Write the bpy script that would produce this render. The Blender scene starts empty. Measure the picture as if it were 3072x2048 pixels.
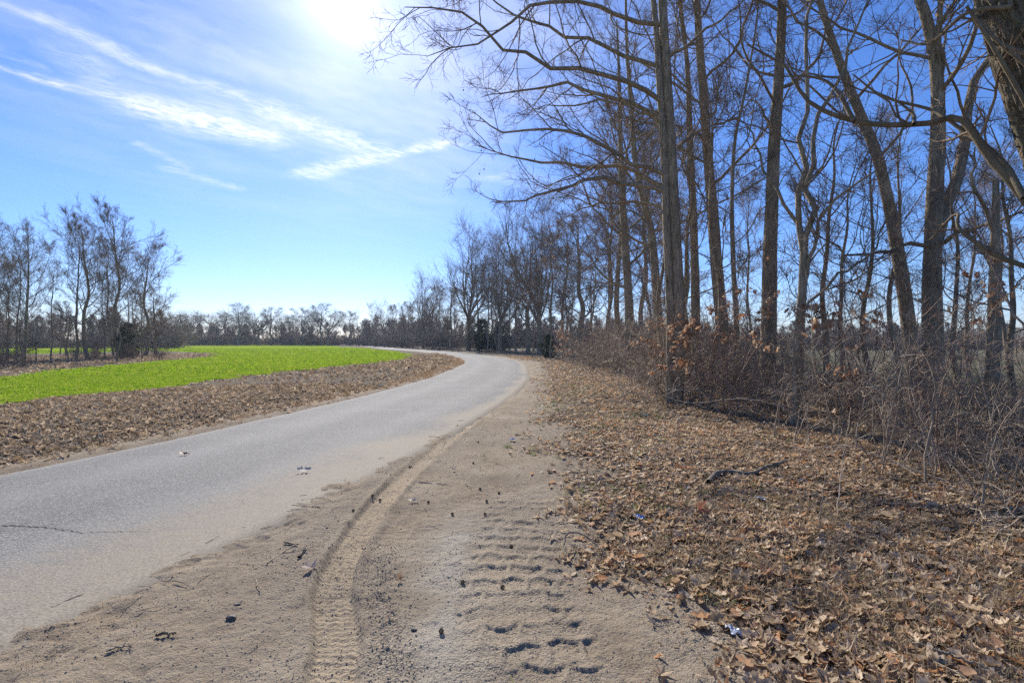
import bpy, math, random
import numpy as np
from mathutils import Vector

SC = bpy.context.scene
COL = SC.collection
R = math.radians

# ------------------------------------------------------------------ camera
CAM_H = 1.7
F = 1536.0            # focal length in photo pixels (18 mm on a 36 mm sensor, 3072 px wide)
cam = bpy.data.cameras.new('camera')
cam.lens = 18.0
cam.sensor_width = 36.0
cam.clip_end = 5000.0
cam.clip_start = 0.05
camo = bpy.data.objects.new('camera', cam)
COL.objects.link(camo)
camo.location = (0, 0, CAM_H)
camo.rotation_euler = (R(90), 0, 0)
SC.camera = camo

# ------------------------------------------------------------------ view / render
SC.view_settings.view_transform = 'Standard'
SC.view_settings.look = 'None'
SC.view_settings.exposure = 1.07
SC.view_settings.gamma = 1.0
SC.render.engine = 'CYCLES'
SC.cycles.max_bounces = 6
SC.cycles.diffuse_bounces = 2
SC.cycles.transmission_bounces = 3
SC.cycles.transparent_max_bounces = 4
SC.cycles.use_denoising = False
SC.cycles.use_light_tree = False
SC.cycles.debug_use_spatial_splits = True

# ------------------------------------------------------------------ sun and sky
SUN = Vector(((1040 - 1536) / F, 1.0, (1024 + 14) / F)).normalized()
sun_el = math.asin(SUN.z)
sun_az = math.atan2(SUN.x, SUN.y)
sl = bpy.data.lights.new('sun', 'SUN')
sl.energy = 3.5
sl.angle = R(0.53)
sl.color = (1.0, 0.95, 0.86)
slo = bpy.data.objects.new('sun', sl)
COL.objects.link(slo)
slo.rotation_euler = SUN.to_track_quat('Z', 'Y').to_euler()
slo.location = (0, 0, 60)


class NT:
    """tiny helper round a node tree"""
    def __init__(self, nt):
        self.nt = nt
        nt.nodes.clear()

    def n(self, typ, ins=None, **props):
        nd = self.nt.nodes.new(typ)
        for k, v in props.items():
            setattr(nd, k, v)
        for k, v in (ins or {}).items():
            s = nd.inputs[k]
            if isinstance(v, bpy.types.NodeSocket):
                self.nt.links.new(v, s)
            else:
                s.default_value = v
        return nd

    def m(self, op, a, b=0.0, c=0.0, clamp=False):
        nd = self.nt.nodes.new('ShaderNodeMath')
        nd.operation = op
        nd.use_clamp = clamp
        for i, v in enumerate((a, b, c)):
            if isinstance(v, bpy.types.NodeSocket):
                self.nt.links.new(v, nd.inputs[i])
            else:
                nd.inputs[i].default_value = v
        return nd.outputs[0]

    def v(self, op, a, b=(0, 0, 0), s=1.0):
        nd = self.nt.nodes.new('ShaderNodeVectorMath')
        nd.operation = op
        for i, x in enumerate((a, b)):
            if isinstance(x, bpy.types.NodeSocket):
                self.nt.links.new(x, nd.inputs[i])
            else:
                nd.inputs[i].default_value = x
        if isinstance(s, bpy.types.NodeSocket):
            self.nt.links.new(s, nd.inputs[3])
        else:
            nd.inputs[3].default_value = s
        return nd.outputs['Value'] if op in ('DOT_PRODUCT', 'LENGTH', 'DISTANCE') else nd.outputs[0]

    def sm(self, x, lo, hi, a=0.0, b=1.0):
        nd = self.n('ShaderNodeMapRange', {'Value': x, 'From Min': lo, 'From Max': hi, 'To Min': a, 'To Max': b},
                    interpolation_type='SMOOTHSTEP')
        return nd.outputs[0]

    def noise(self, vec, scale, detail=3.0, rough=0.55, dist=0.0):
        ins = {'Scale': scale, 'Detail': detail, 'Roughness': rough, 'Distortion': dist}
        if vec is not None:
            ins['Vector'] = vec
        return self.n('ShaderNodeTexNoise', ins).outputs[0]

    def mix(self, f, a, b, blend='MIX'):
        nd = self.n('ShaderNodeMix', data_type='RGBA', blend_type=blend)
        for k, v in ((0, f), (6, a), (7, b)):
            if isinstance(v, bpy.types.NodeSocket):
                self.nt.links.new(v, nd.inputs[k])
            else:
                nd.inputs[k].default_value = v if k == 0 else (tuple(v) + (1.0,) if len(v) == 3 else v)
        return nd.outputs[2]

    def ramp(self, x, stops):
        nd = self.n('ShaderNodeValToRGB', {'Fac': x})
        e = nd.color_ramp.elements
        while len(e) < len(stops):
            e.new(0.5)
        for el, (p, c) in zip(e, stops):
            el.position = p
            el.color = tuple(c) + (1.0,)
        return nd.outputs[0]


world = bpy.data.worlds.new('World')
SC.world = world
world.use_nodes = True
world.cycles.sampling_method = 'MANUAL'
world.cycles.sample_map_resolution = 256
W = NT(world.node_tree)
sky = W.n('ShaderNodeTexSky', sky_type='NISHITA', sun_disc=False, sun_elevation=sun_el, sun_rotation=sun_az,
          altitude=60.0, air_density=1.0, dust_density=0.25, ozone_density=5.0)
dirv = W.n('ShaderNodeTexCoord').outputs['Generated']
sep = W.n('ShaderNodeSeparateXYZ', {'Vector': dirv})
dz = W.m('MAXIMUM', sep.outputs[2], 0.03)
# cirrus layer: the view direction carried up to a flat layer of unit height
pl = W.n('ShaderNodeCombineXYZ', {'X': W.m('DIVIDE', sep.outputs[0], dz), 'Y': W.m('DIVIDE', sep.outputs[1], dz), 'Z': 0.0}).outputs[0]
sund = W.v('DOT_PRODUCT', dirv, tuple(SUN))
wob = W.n('ShaderNodeTexNoise', {'Vector': pl, 'Scale': 2.6, 'Detail': 4.0}).outputs['Color']
plw = W.v('ADD', pl, W.v('SCALE', W.v('SUBTRACT', wob, (0.5, 0.5, 0.5)), s=0.16))
wob2 = W.n('ShaderNodeTexNoise', {'Vector': pl, 'Scale': 13.0, 'Detail': 4.0}).outputs['Color']
plw = W.v('ADD', plw, W.v('SCALE', W.v('SUBTRACT', wob2, (0.5, 0.5, 0.5)), s=0.075))


def lay(px, py):
    d = Vector(((px - 1536) / F, 1.0, (1024 - py) / F))
    return Vector((d.x / d.z, d.y / d.z, 0.0))


streaks = [  # photo points of each cirrus streak, half width in the layer, strength
    ((0, 198), (110, 232), .05, .55), ((110, 234), (430, 316), .075, .62), ((430, 322), (770, 400), .2, .72), ((520, 380), (790, 425), .16, .25),
    ((-40, 5), (170, 85), .055, .42), ((170, 85), (400, 178), .07, .45), ((400, 178), (620, 248), .07, .38), ((620, 248), (820, 330), .10, .42),
    ((820, 335), (1130, 450), .2, .5), ((640, 330), (900, 390), .2, .22), ((925, 525), (1110, 470), .15, .62), ((1110, 470), (1330, 428), .10, .6),
    ((1330, 428), (1450, 440), .06, .2), ((420, 430), (560, 510), .07, .25), ((520, 510), (700, 562), .13, .33), ((230, 170), (400, 340), .14, .28),
    ((1440, 540), (1520, 525), .09, .2), ((0, 150), (130, 200), .05, .2)]
cl = None
fine = W.noise(W.n('ShaderNodeMapping', {'Vector': plw, 'Rotation': (0, 0, R(42)), 'Scale': (0.075, 0.04, 1.0)}, vector_type='TEXTURE').outputs[0], 1.0, 6.0, 0.68)
fine = W.sm(fine, 0.30, 0.68, 0.12, 1.0)
for a, b, w, s in streaks:
    A, B = lay(*a), lay(*b)
    AB = B - A
    rel = W.v('SUBTRACT', plw, tuple(A))
    t = W.m('DIVIDE', W.v('DOT_PRODUCT', rel, tuple(AB)), AB.length_squared, clamp=True)
    d = W.v('LENGTH', W.v('SUBTRACT', rel, W.v('SCALE', tuple(AB), s=t)))
    mk = W.sm(d, 0.0, w, s, 0.0)
    cl = mk if cl is None else W.m('MAXIMUM', cl, mk)
cl = W.m('MULTIPLY', cl, fine)
veil = W.noise(W.n('ShaderNodeMapping', {'Vector': plw, 'Rotation': (0, 0, R(48)), 'Scale': (0.9, 0.45, 1.0)}, vector_type='TEXTURE').outputs[0], 1.0, 5.0, 0.6)
veil = W.m('MULTIPLY', W.sm(veil, 0.3, 0.75), W.sm(sund, 0.76, 0.99, 0.04, 0.34))
veil = W.m('MULTIPLY', veil, W.sm(sep.outputs[2], 0.12, 0.42))
cover = W.m('ADD', cl, veil, clamp=True)
skyc = W.n('ShaderNodeHueSaturation', {'Color': sky.outputs[0], 'Saturation': 1.15, 'Value': 1.0, 'Hue': 0.5}).outputs[0]
skyc = W.mix(1.0, skyc, (0.97, 1.02, 1.34), 'MULTIPLY')
bright = W.m('ADD', 6.6, W.sm(sund, 0.8, 1.0, 0.0, 5.0))
cloudc = W.v('SCALE', (0.97, 0.985, 1.0), s=bright)
full = W.mix(cover, skyc, cloudc)
aure = W.m('MULTIPLY', W.m('POWER', W.m('MAXIMUM', sund, 0.0), 220.0), 4.0)
full = W.v('ADD', full, W.v('SCALE', (1.0, 0.98, 0.94), s=aure))
bg = W.n('ShaderNodeBackground', {'Color': full, 'Strength': 0.06})
W.n('ShaderNodeOutputWorld', {'Surface': bg.outputs[0]})

# ------------------------------------------------------------------ numpy helpers
RNG = np.random.default_rng(11)


def hash2(ix, iy, seed):
    h = (ix.astype(np.int64) * 374761393 + iy.astype(np.int64) * 668265263 + seed * 1442695041) & 0xFFFFFFFF
    h = ((h ^ (h >> 13)) * 1274126177) & 0xFFFFFFFF
    h = h ^ (h >> 16)
    return (h & 0xFFFF).astype(np.float64) / 65535.0


def vnoise(x, y, seed=0):
    ix, iy = np.floor(x), np.floor(y)
    fx, fy = x - ix, y - iy
    fx = fx * fx * (3 - 2 * fx)
    fy = fy * fy * (3 - 2 * fy)
    a, b = hash2(ix, iy, seed), hash2(ix + 1, iy, seed)
    c, d = hash2(ix, iy + 1, seed), hash2(ix + 1, iy + 1, seed)
    return (a + (b - a) * fx) * (1 - fy) + (c + (d - c) * fx) * fy


def fbm(x, y, seed=0, octv=4, gain=0.5):
    s, a, t = 0.0, 1.0, 0.0
    for o in range(octv):
        s = s + a * (vnoise(x, y, seed + o * 7) - 0.5)
        t += a
        a *= gain
        x, y = x * 2.03 + 11.7, y * 2.03 - 5.1
    return s / t * 2.0


def sst(e0, e1, x):
    t = np.clip((x - e0) / (e1 - e0), 0, 1)
    return t * t * (3 - 2 * t)


def norm(v):
    return v / np.maximum(np.linalg.norm(v, axis=-1, keepdims=True), 1e-9)


def catmull(pts, n):
    """smooth curve through points, n samples, evenly spaced"""
    p = np.asarray(pts, float)
    q = np.vstack([2 * p[0] - p[1], p, 2 * p[-1] - p[-2]])
    out = []
    for i in range(1, len(q) - 2):
        t = np.linspace(0, 1, 12, endpoint=False)[:, None]
        a, b, c, d = q[i - 1], q[i], q[i + 1], q[i + 2]
        out.append(0.5 * ((2 * b) + (-a + c) * t + (2 * a - 5 * b + 4 * c - d) * t * t + (-a + 3 * b - 3 * c + d) * t ** 3))
    out = np.vstack(out + [p[-1:]])
    s = np.r_[0, np.cumsum(np.linalg.norm(np.diff(out, axis=0), axis=1))]
    u = np.linspace(0, s[-1], n)
    return np.stack([np.interp(u, s, out[:, k]) for k in range(out.shape[1])], 1)


def G(px, py, elev=0.0):
    """photo pixel -> point on the ground at that height"""
    y = (CAM_H - elev) * F / (py - 1024.0)
    return ((px - 1536.0) / F * y, y)


def PX(px, py, y):
    """photo pixel -> point at a known distance"""
    return ((px - 1536.0) / F * y, y, CAM_H - (py - 1024.0) / F * y)


# ------------------------------------------------------------------ road line and ground height
ROAD = catmull([(-7.4, -9), (-6.0, -1), (-4.95, 3.3), (-3.85, 7.4), (-2.95, 12), (-2.1, 17.5), (-1.5, 24.6), (-1.3, 36), (-1.75, 44),
                (-3.1, 53), (-6.0, 65), (-9.8, 77), (-17.5, 97), (-27.5, 119), (-50, 180), (-85, 262)], 150)
HW = 2.32


def road_coord(x, y):
    """signed distance from the road's middle (positive on the wood's side) and distance along it"""
    x, y = np.atleast_1d(x).astype(float), np.atleast_1d(y).astype(float)
    best = np.full(x.shape, 1e9)
    sd = np.zeros(x.shape)
    al = np.zeros(x.shape)
    s = 0.0
    for i in range(len(ROAD) - 1):
        a, b = ROAD[i], ROAD[i + 1]
        ab = b - a
        L = np.hypot(*ab)
        t = ((x - a[0]) * ab[0] + (y - a[1]) * ab[1]) / (L * L)
        if 0 < i < len(ROAD) - 2:
            t = np.clip(t, 0, 1)
        elif i == 0:
            t = np.minimum(t, 1)
        else:
            t = np.maximum(t, 0)
        qx, qy = x - a[0] - t * ab[0], y - a[1] - t * ab[1]
        d = np.hypot(qx, qy)
        k = d < best
        best = np.where(k, d, best)
        sg = np.where(qx * ab[1] - qy * ab[0] >= 0, 1.0, -1.0)
        sd = np.where(k, d * sg, sd)
        al = np.where(k, s + t * L, al)
        s += L
    return sd, al


TYRE = catmull([(-0.80, 1.2), (-0.90, 2.6), (-1.22, 3.5), (-1.33, 4.4), (-1.36, 5.4), (-1.27, 7.0), (-1.0, 9.4), (-0.55, 13), (0.4, 20)], 60)
TYRE2 = catmull([(-1.02, 4.1), (-1.0, 4.9), (-1.0, 6.0)], 20)
LUGS = catmull([(0.10, 1.2), (0.08, 2.6), (0.0, 3.4), (0.08, 4.6), (0.25, 6.2)], 40)
RIDGE = catmull([(-0.55, 1.2), (-0.62, 2.6), (-0.92, 3.5), (-1.03, 4.3)], 30)


def line_coord(x, y, line):
    best = np.full(x.shape, 1e9)
    sd = np.zeros(x.shape)
    al = np.zeros(x.shape)
    s = 0.0
    for i in range(len(line) - 1):
        a, b = line[i], line[i + 1]
        ab = b - a
        L = np.hypot(*ab)
        t = np.clip(((x - a[0]) * ab[0] + (y - a[1]) * ab[1]) / (L * L), 0, 1)
        qx, qy = x - a[0] - t * ab[0], y - a[1] - t * ab[1]
        d = np.hypot(qx, qy)
        k = d < best
        best = np.where(k, d, best)
        sd = np.where(k, np.where(qx * ab[1] - qy * ab[0] >= 0, d, -d), sd)
        al = np.where(k, s + t * L, al)
        s += L
    return sd, al, s


FIELD_H = 0.15
litter_edge = catmull([(1.15, 1.0), (0.85, 2.4), (0.55, 3.4), (0.42, 4.6), (0.34, 6.2), (0.36, 9.0), (0.50, 14), (0.95, 22), (1.7, 34), (1.7, 46)], 60)


def height(x, y, detail=True):
    x, y = np.atleast_1d(x).astype(float), np.atleast_1d(y).astype(float)
    d, al = road_coord(x, y)
    big = 0.035 * fbm(x * 0.35, y * 0.35, 3, 3)
    fade = np.clip(1 - np.hypot(x, y) / 60.0, 0.15, 1)
    z = np.zeros(x.shape)
    # wood's side: dirt creeps over the broken edge of the road
    n1 = fbm(x * 0.9, y * 0.9, 21, 4)
    near = 1 - sst(5, 14, y)
    n6 = fbm(x * 7, y * 7, 23, 3, 0.6)
    cov_r = sst(HW - 0.3 - 0.55 * near, HW + 0.3, d + (0.30 * n1 + 0.30 * n6) * (0.35 + 0.8 * near))
    zr = -0.06 + 0.095 * cov_r + big * fade * cov_r
    # field's side: short ragged edge, then the bank
    cov_l = sst(HW - 0.15, HW + 0.25, -d + 0.12 * n1)
    e = -d - HW
    zl = -0.06 + 0.08 * cov_l + FIELD_H * sst(0.5, 3.4, e) - 0.03 * sst(0.2, 0.7, e) * (1 - sst(0.7, 1.6, e))
    zl = zl + (0.05 * fbm(x * 1.1, y * 1.1, 31, 3) * sst(0.6, 1.5, e) * (1 - sst(5.5, 7.5, e))) * fade
    z = np.where(d > 0, zr, zl)
    if detail:
        dirt = cov_r * (d > 0)
        z = z + 0.010 * fbm(x * 6, y * 6, 41, 3) * dirt + 0.006 * fbm(x * 26, y * 26, 43, 3, 0.7) * dirt
        # pressed car tyre track with grooves
        for line, hw_, amp in ((TYRE, 0.105, 1.0), (TYRE2, 0.09, 0.55)):
            sd, a2, tot = line_coord(x, y, line)
            ends = sst(0.0, 0.5, a2) * (1 - sst(tot - 4.5 * amp, tot, a2))
            ins = (1 - sst(hw_, hw_ + 0.05, np.abs(sd))) * ends
            lip = np.exp(-((np.abs(sd) - hw_ - 0.05) / 0.04) ** 2) * ends
            z = z - ins * 0.034 * amp + lip * 0.026 * amp * (0.7 + n1)
            groove = 0.5 + 0.5 * np.cos(sd / (hw_ / 1.6) * 2 * math.pi)
            z = z + ins * amp * 0.014 * groove * (0.7 + 0.6 * fbm(x * 9, y * 9, 47, 2))
            z = z + ins * amp * 0.003 * np.sin(a2 * 110 + sd * 40)
        # crumbled ridge beside it
        sd, a2, tot = line_coord(x, y, RIDGE)
        k = np.exp(-(sd / 0.13) ** 2) * sst(0, 0.4, a2) * (1 - sst(tot - 0.7, tot, a2))
        z = z + k * (0.016 + 0.035 * np.maximum(0, fbm(x * 11, y * 11, 51, 4, 0.7)))
        # tractor tyre: rows of pressed pads with raised rims between
        sd, a2, tot = line_coord(x, y, LUGS)
        k = (1 - sst(0.30, 0.40, np.abs(sd + 0.05 * n1))) * sst(0, 0.4, a2) * (1 - sst(tot - 1.5, tot, a2))
        u = (a2 + 0.045 * np.abs(np.sin(sd / 0.20 * math.pi)) + 0.03 * fbm(x * 5, y * 5, 59, 2)) / 0.20 + 0.2 * n1
        row = np.floor(u)
        v = sd / 0.20 + 0.5 * (row % 2) + 0.28 * fbm(x * 4, y * 4, 57, 2)
        fu, fv = u - row, v - np.floor(v)
        lat = sst(0.02, 0.14, np.minimum(fv, 1 - fv))
        pad = sst(0.05, 0.6, fu) * (1 - sst(0.90, 0.985, fu)) * lat
        keep = sst(-0.45, 0.1, fbm(x * 2.2, y * 2.2, 61, 3) + 0.1)
        z = z + k * (0.25 + 0.75 * keep) * (0.007 - 0.017 * pad * (0.85 + 0.6 * fbm(x * 7, y * 7, 63, 2)))
        # rotting litter is lumpy
        lsd, _, _ = line_coord(x, y, litter_edge)
        lit = sst(-0.1, 0.5, lsd) * (d > 0)
        z = z + lit * (0.03 * fbm(x * 2.1, y * 2.1, 71, 4) * fade + 0.02)
        z = z + 0.02 * sst(1.0, 3.0, e) * (d < 0) * fbm(x * 5, y * 5, 73, 3) * fade * (1 - sst(6, 8, e))
    z = z - 0.045 * (1 - sst(HW - 0.9, HW - 0.4, np.abs(d)))
    return z


# ------------------------------------------------------------------ mesh helpers
def new_mesh(name, verts, quads=None, tris=None, smooth=False):
    me = bpy.data.meshes.new(name)
    verts = np.asarray(verts, np.float32).reshape(-1, 3)
    nq = 0 if quads is None else len(quads)
    ntri = 0 if tris is None else len(tris)
    me.vertices.add(len(verts))
    me.vertices.foreach_set('co', verts.ravel())
    me.loops.add(nq * 4 + ntri * 3)
    me.polygons.add(nq + ntri)
    idx = []
    if nq:
        idx.append(np.asarray(quads, np.int32).ravel())
    if ntri:
        idx.append(np.asarray(tris, np.int32).ravel())
    me.loops.foreach_set('vertex_index', np.concatenate(idx))
    st = np.r_[np.arange(nq) * 4, nq * 4 + np.arange(ntri) * 3].astype(np.int32)
    me.polygons.foreach_set('loop_start', st)
    me.polygons.foreach_set('use_smooth', np.full(nq + ntri, smooth, bool))
    me.update(calc_edges=True)
    return me


def obj(name, me, mat=None, parent=None, loc=None, label=None, cat=None, group=None, kind=None):
    o = bpy.data.objects.new(name, me)
    COL.objects.link(o)
    if me is not None and mat is not None and len(me.materials) == 0:
        me.materials.append(mat)
    if parent is not None:
        o.parent = parent
    if loc is not None:
        o.location = loc
    for k, v in (('label', label), ('category', cat), ('group', group), ('kind', kind)):
        if v:
            o[k] = v
    return o


def fattr(me, name, vals):
    a = me.attributes.new(name, 'FLOAT', 'POINT')
    a.data.foreach_set('value', np.asarray(vals, np.float32))


class Tubes:
    """collects bundles of tapering tubes into one mesh"""
    def __init__(self):
        self.v, self.q, self.nv = [], [], 0

    def add(self, pts, rad, k, bark=0.0, seed=0, flare=None):
        pts = np.asarray(pts, float)
        if pts.ndim == 2:
            pts, rad = pts[None], np.asarray(rad, float)[None]
        N, n, _ = pts.shape
        if N == 0:
            return
        tan = np.empty_like(pts)
        tan[:, 1:-1] = pts[:, 2:] - pts[:, :-2]
        tan[:, 0] = pts[:, 1] - pts[:, 0]
        tan[:, -1] = pts[:, -1] - pts[:, -2]
        tan = norm(tan)
        mean = norm(pts[:, -1] - pts[:, 0])
        ref = np.zeros((N, 3))
        ax = np.argmin(np.abs(mean), axis=1)
        ref[np.arange(N), ax] = 1.0
        u = norm(np.cross(tan, ref[:, None, :]))
        w = np.cross(tan, u)
        a = np.linspace(0, 2 * math.pi, k, endpoint=False)
        rr = np.repeat(np.asarray(rad, float)[:, :, None], k, axis=2)
        if bark > 0:
            s = np.r_[0, np.cumsum(np.linalg.norm(np.diff(pts[0], axis=0), axis=1))]
            A, S = np.meshgrid(a, s)
            rel = fbm(3.0 * np.cos(A) + 7, S * 1.1 + 3.0 * np.sin(A), seed, 4, 0.6) + 1.6 * np.maximum(0, vnoise(1.2 * np.cos(A) + 3 + seed, S * 0.9 + 1.2 * np.sin(A), seed + 5) - 0.78)
            rr = rr * (1 + bark * rel[None])
        if flare is not None:
            s = np.r_[0, np.cumsum(np.linalg.norm(np.diff(pts[0], axis=0), axis=1))]
            A, S = np.meshgrid(a, s)
            lob = 0.6 + 0.4 * np.cos(A * 4 + seed) + 0.25 * np.cos(A * 7 + 2 * seed)
            rr = rr * (1 + flare * np.exp(-S / 0.22) * lob)[None]
        ring = pts[:, :, None, :] + rr[..., None] * (np.cos(a)[None, None, :, None] * u[:, :, None, :] + np.sin(a)[None, None, :, None] * w[:, :, None, :])
        self.v.append(ring.reshape(-1, 3))
        base = self.nv + (np.arange(N) * n * k)[:, None, None] + (np.arange(n - 1) * k)[None, :, None]
        j = np.arange(k)[None, None, :]
        j2 = (np.arange(k) + 1) % k
        q = np.stack(np.broadcast_arrays(base + j, base + j2[None, None, :], base + k + j2[None, None, :], base + k + j), -1)
        self.q.append(q.reshape(-1, 4))
        self.nv += N * n * k

    def mesh(self, name, smooth=True):
        return new_mesh(name, np.vstack(self.v), np.vstack(self.q), smooth=smooth)


# ------------------------------------------------------------------ materials
def material(name):
    m = bpy.data.materials.new(name)
    m.use_nodes = True
    return m, NT(m.node_tree)


def finish(T, color, rough=0.85, height_=None, bump=0.3, dist=0.02, spec=0.3, extra=None):
    ins = {'Base Color': color, 'Roughness': rough, 'Specular IOR Level': spec}
    if height_ is not None:
        ins['Normal'] = T.n('ShaderNodeBump', {'Height': height_, 'Strength': bump, 'Distance': dist}).outputs[0]
    p = T.n('ShaderNodeBsdfPrincipled', ins)
    out = p.outputs[0]
    if extra is not None:
        out = extra(out)
    T.n('ShaderNodeOutputMaterial', {'Surface': out})


def mat_bark(name, dark, light, moss=0.0, scale=1.0, bump=0.6):
    m, T = material(name)
    co = T.n('ShaderNodeTexCoord').outputs['Object']
    st = T.n('ShaderNodeMapping', {'Vector': co, 'Scale': (14 * scale, 14 * scale, 2.2 * scale)}).outputs[0]
    n1 = T.noise(st, 1.6, 6, 0.65, 0.4)
    n2 = T.noise(co, 1.3, 3)
    n3 = T.noise(st, 6.0, 3, 0.6)
    c = T.ramp(n1, [(0.30, dark), (0.52, tuple((np.array(dark) + light) / 2)), (0.72, light)])
    c = T.mix(T.sm(n2, 0.45, 0.75, 0, 0.45), c, tuple(np.array(light) * 1.25))
    if moss > 0:
        c = T.mix(T.m('MULTIPLY', T.sm(T.noise(co, 2.7, 4), 0.52, 0.7), moss), c, (0.10, 0.12, 0.05))
    h = T.m('ADD', n1, T.m('MULTIPLY', n3, 0.5))
    finish(T, c, 0.9, h, bump, 0.08, 0.2)
    return m


BARK = mat_bark('bark_grey_brown', (0.115, 0.078, 0.046), (0.52, 0.405, 0.27), 0.35)
BARK_PALE = mat_bark('bark_pale', (0.11, 0.088, 0.064), (0.36, 0.30, 0.225), 0.25)
BARK_DEEP = mat_bark('bark_furrowed', (0.055, 0.042, 0.028), (0.38, 0.31, 0.22), 0.3, 1.3, 0.9)
BARK_SMOOTH = mat_bark('bark_smooth_limb', (0.13, 0.095, 0.055), (0.24, 0.185, 0.12), 0.3, 0.5, 0.25)


def mat_twig(name, a, b):
    m, T = material(name)
    co = T.n('ShaderNodeTexCoord').outputs['Object']
    c = T.mix(T.sm(T.noise(co, 1.7, 3), 0.35, 0.65), a, b)
    finish(T, c, 0.8, None, spec=0.25)
    return m


TWIG = mat_twig('twig_bark', (0.17, 0.115, 0.07), (0.31, 0.22, 0.14))
TWIG_GREY = mat_twig('twig_grey', (0.25, 0.185, 0.125), (0.50, 0.395, 0.285))
TWIG_RED = mat_twig('twig_reddish', (0.22, 0.14, 0.10), (0.38, 0.27, 0.20))
TWIG_FAR = mat_twig('twig_far', (0.19, 0.14, 0.105), (0.30, 0.225, 0.17))


def mat_leaf(name, stops, trans=0.35, gloss=0.55):
    m, T = material(name)
    rnd = T.n('ShaderNodeObjectInfo').outputs['Random']
    c = T.ramp(rnd, stops)
    place = T.n('ShaderNodeObjectInfo').outputs['Location']
    pn = T.noise(place, 0.9, 4, 0.6)
    c = T.mix(T.sm(pn, 0.46, 0.68, 0, 0.45), c, T.mix(0.6, c, tuple(np.array(stops[0][1]) * 0.9)))
    co = T.n('ShaderNodeTexCoord').outputs['Object']
    c = T.mix(T.sm(T.noise(co, 30, 3), 0.4, 0.75, 0, 0.5), c, tuple(np.array(stops[0][1]) * 0.8))

    def tr(out):
        t = T.n('ShaderNodeBsdfTranslucent', {'Color': c})
        return T.n('ShaderNodeMixShader', {0: trans, 1: out, 2: t.outputs[0]}).outputs[0]
    finish(T, c, gloss, None, spec=0.25, extra=tr)
    return m


LEAF = mat_leaf('dry_leaf', [(0.0, (0.20, 0.13, 0.075)), (0.2, (0.42, 0.285, 0.165)), (0.5, (0.60, 0.435, 0.27)), (0.82, (0.76, 0.60, 0.42)), (0.97, (0.58, 0.28, 0.12))], 0.38, 0.62)
LEAF_GREY = mat_leaf('weathered_leaf', [(0.0, (0.18, 0.12, 0.07)), (0.35, (0.36, 0.255, 0.155)), (0.7, (0.56, 0.42, 0.275)), (1.0, (0.68, 0.54, 0.38))], 0.38, 0.7)
LEAF_ORANGE = mat_leaf('clinging_leaf', [(0.0, (0.26, 0.11, 0.045)), (0.4, (0.40, 0.18, 0.075)), (0.75, (0.46, 0.27, 0.14)), (1.0, (0.40, 0.12, 0.06))], 0.45)
STRAW = mat_leaf('dry_grass', [(0.0, (0.24, 0.17, 0.09)), (0.5, (0.40, 0.30, 0.17)), (1.0, (0.52, 0.43, 0.27))], 0.3)
BROWN_GRASS = mat_leaf('brown_grass', [(0.0, (0.30, 0.18, 0.09)), (0.5, (0.46, 0.30, 0.16)), (1.0, (0.58, 0.42, 0.25))], 0.35)
GREEN = mat_leaf('green_weed', [(0.0, (0.13, 0.16, 0.06)), (0.6, (0.20, 0.25, 0.08)), (1.0, (0.30, 0.30, 0.13))], 0.4)
WHEAT = mat_leaf('wheat_blade', [(0.0, (0.16, 0.28, 0.015)), (0.4, (0.29, 0.43, 0.02)), (0.8, (0.42, 0.53, 0.04)), (1.0, (0.56, 0.50, 0.12))], 0.5, 0.8)
CEDAR = mat_leaf('cedar_needles', [(0.0, (0.035, 0.05, 0.025)), (1.0, (0.07, 0.09, 0.045))], 0.2, 0.7)


def mat_plain(name, col, rough=0.6, var=0.25, scale=20.0, spec=0.4, metal=0.0):
    m, T = material(name)
    co = T.n('ShaderNodeTexCoord').outputs['Object']
    n = T.noise(co, scale, 4)
    c = T.mix(T.sm(n, 0.35, 0.7), tuple(np.array(col) * (1 - var)), tuple(np.minimum(np.array(col) * (1 + var), 0.9)))
    p = T.n('ShaderNodeBsdfPrincipled', {'Base Color': c, 'Roughness': rough, 'Specular IOR Level': spec, 'Metallic': metal,
                                         'Normal': T.n('ShaderNodeBump', {'Height': n, 'Strength': 0.3, 'Distance': 0.01}).outputs[0]})
    T.n('ShaderNodeOutputMaterial', {'Surface': p.outputs[0]})
    return m


CLOD = mat_plain('soil_clod', (0.36, 0.30, 0.225), 0.95, 0.35, 30, 0.1)
STONE = mat_plain('dark_stone', (0.10, 0.085, 0.07), 0.7, 0.4, 40, 0.4)
GUM = mat_plain('seed_ball', (0.11, 0.07, 0.042), 0.8, 0.4, 60, 0.2)
WRAP_BLUE = mat_plain('blue_foil', (0.12, 0.28, 0.68), 0.3, 0.3, 40, 0.6)
WRAP_WHITE = mat_plain('white_paper', (0.72, 0.72, 0.72), 0.7, 0.08, 25)
WRAP_GREY = mat_plain('clear_plastic', (0.45, 0.47, 0.52), 0.25, 0.3, 60, 0.7)
METAL_DARK = mat_plain('dark_metal', (0.03, 0.03, 0.035), 0.5, 0.3, 20)
POST_WOOD = mat_plain('post_wood', (0.10, 0.075, 0.055), 0.85, 0.3, 12)
FLAG_RED = mat_plain('red_paint', (0.45, 0.05, 0.04), 0.5, 0.1, 12)

# road: worn chip seal, dust blown in from the verge
m_road, T = material('chip_seal_road')

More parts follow.
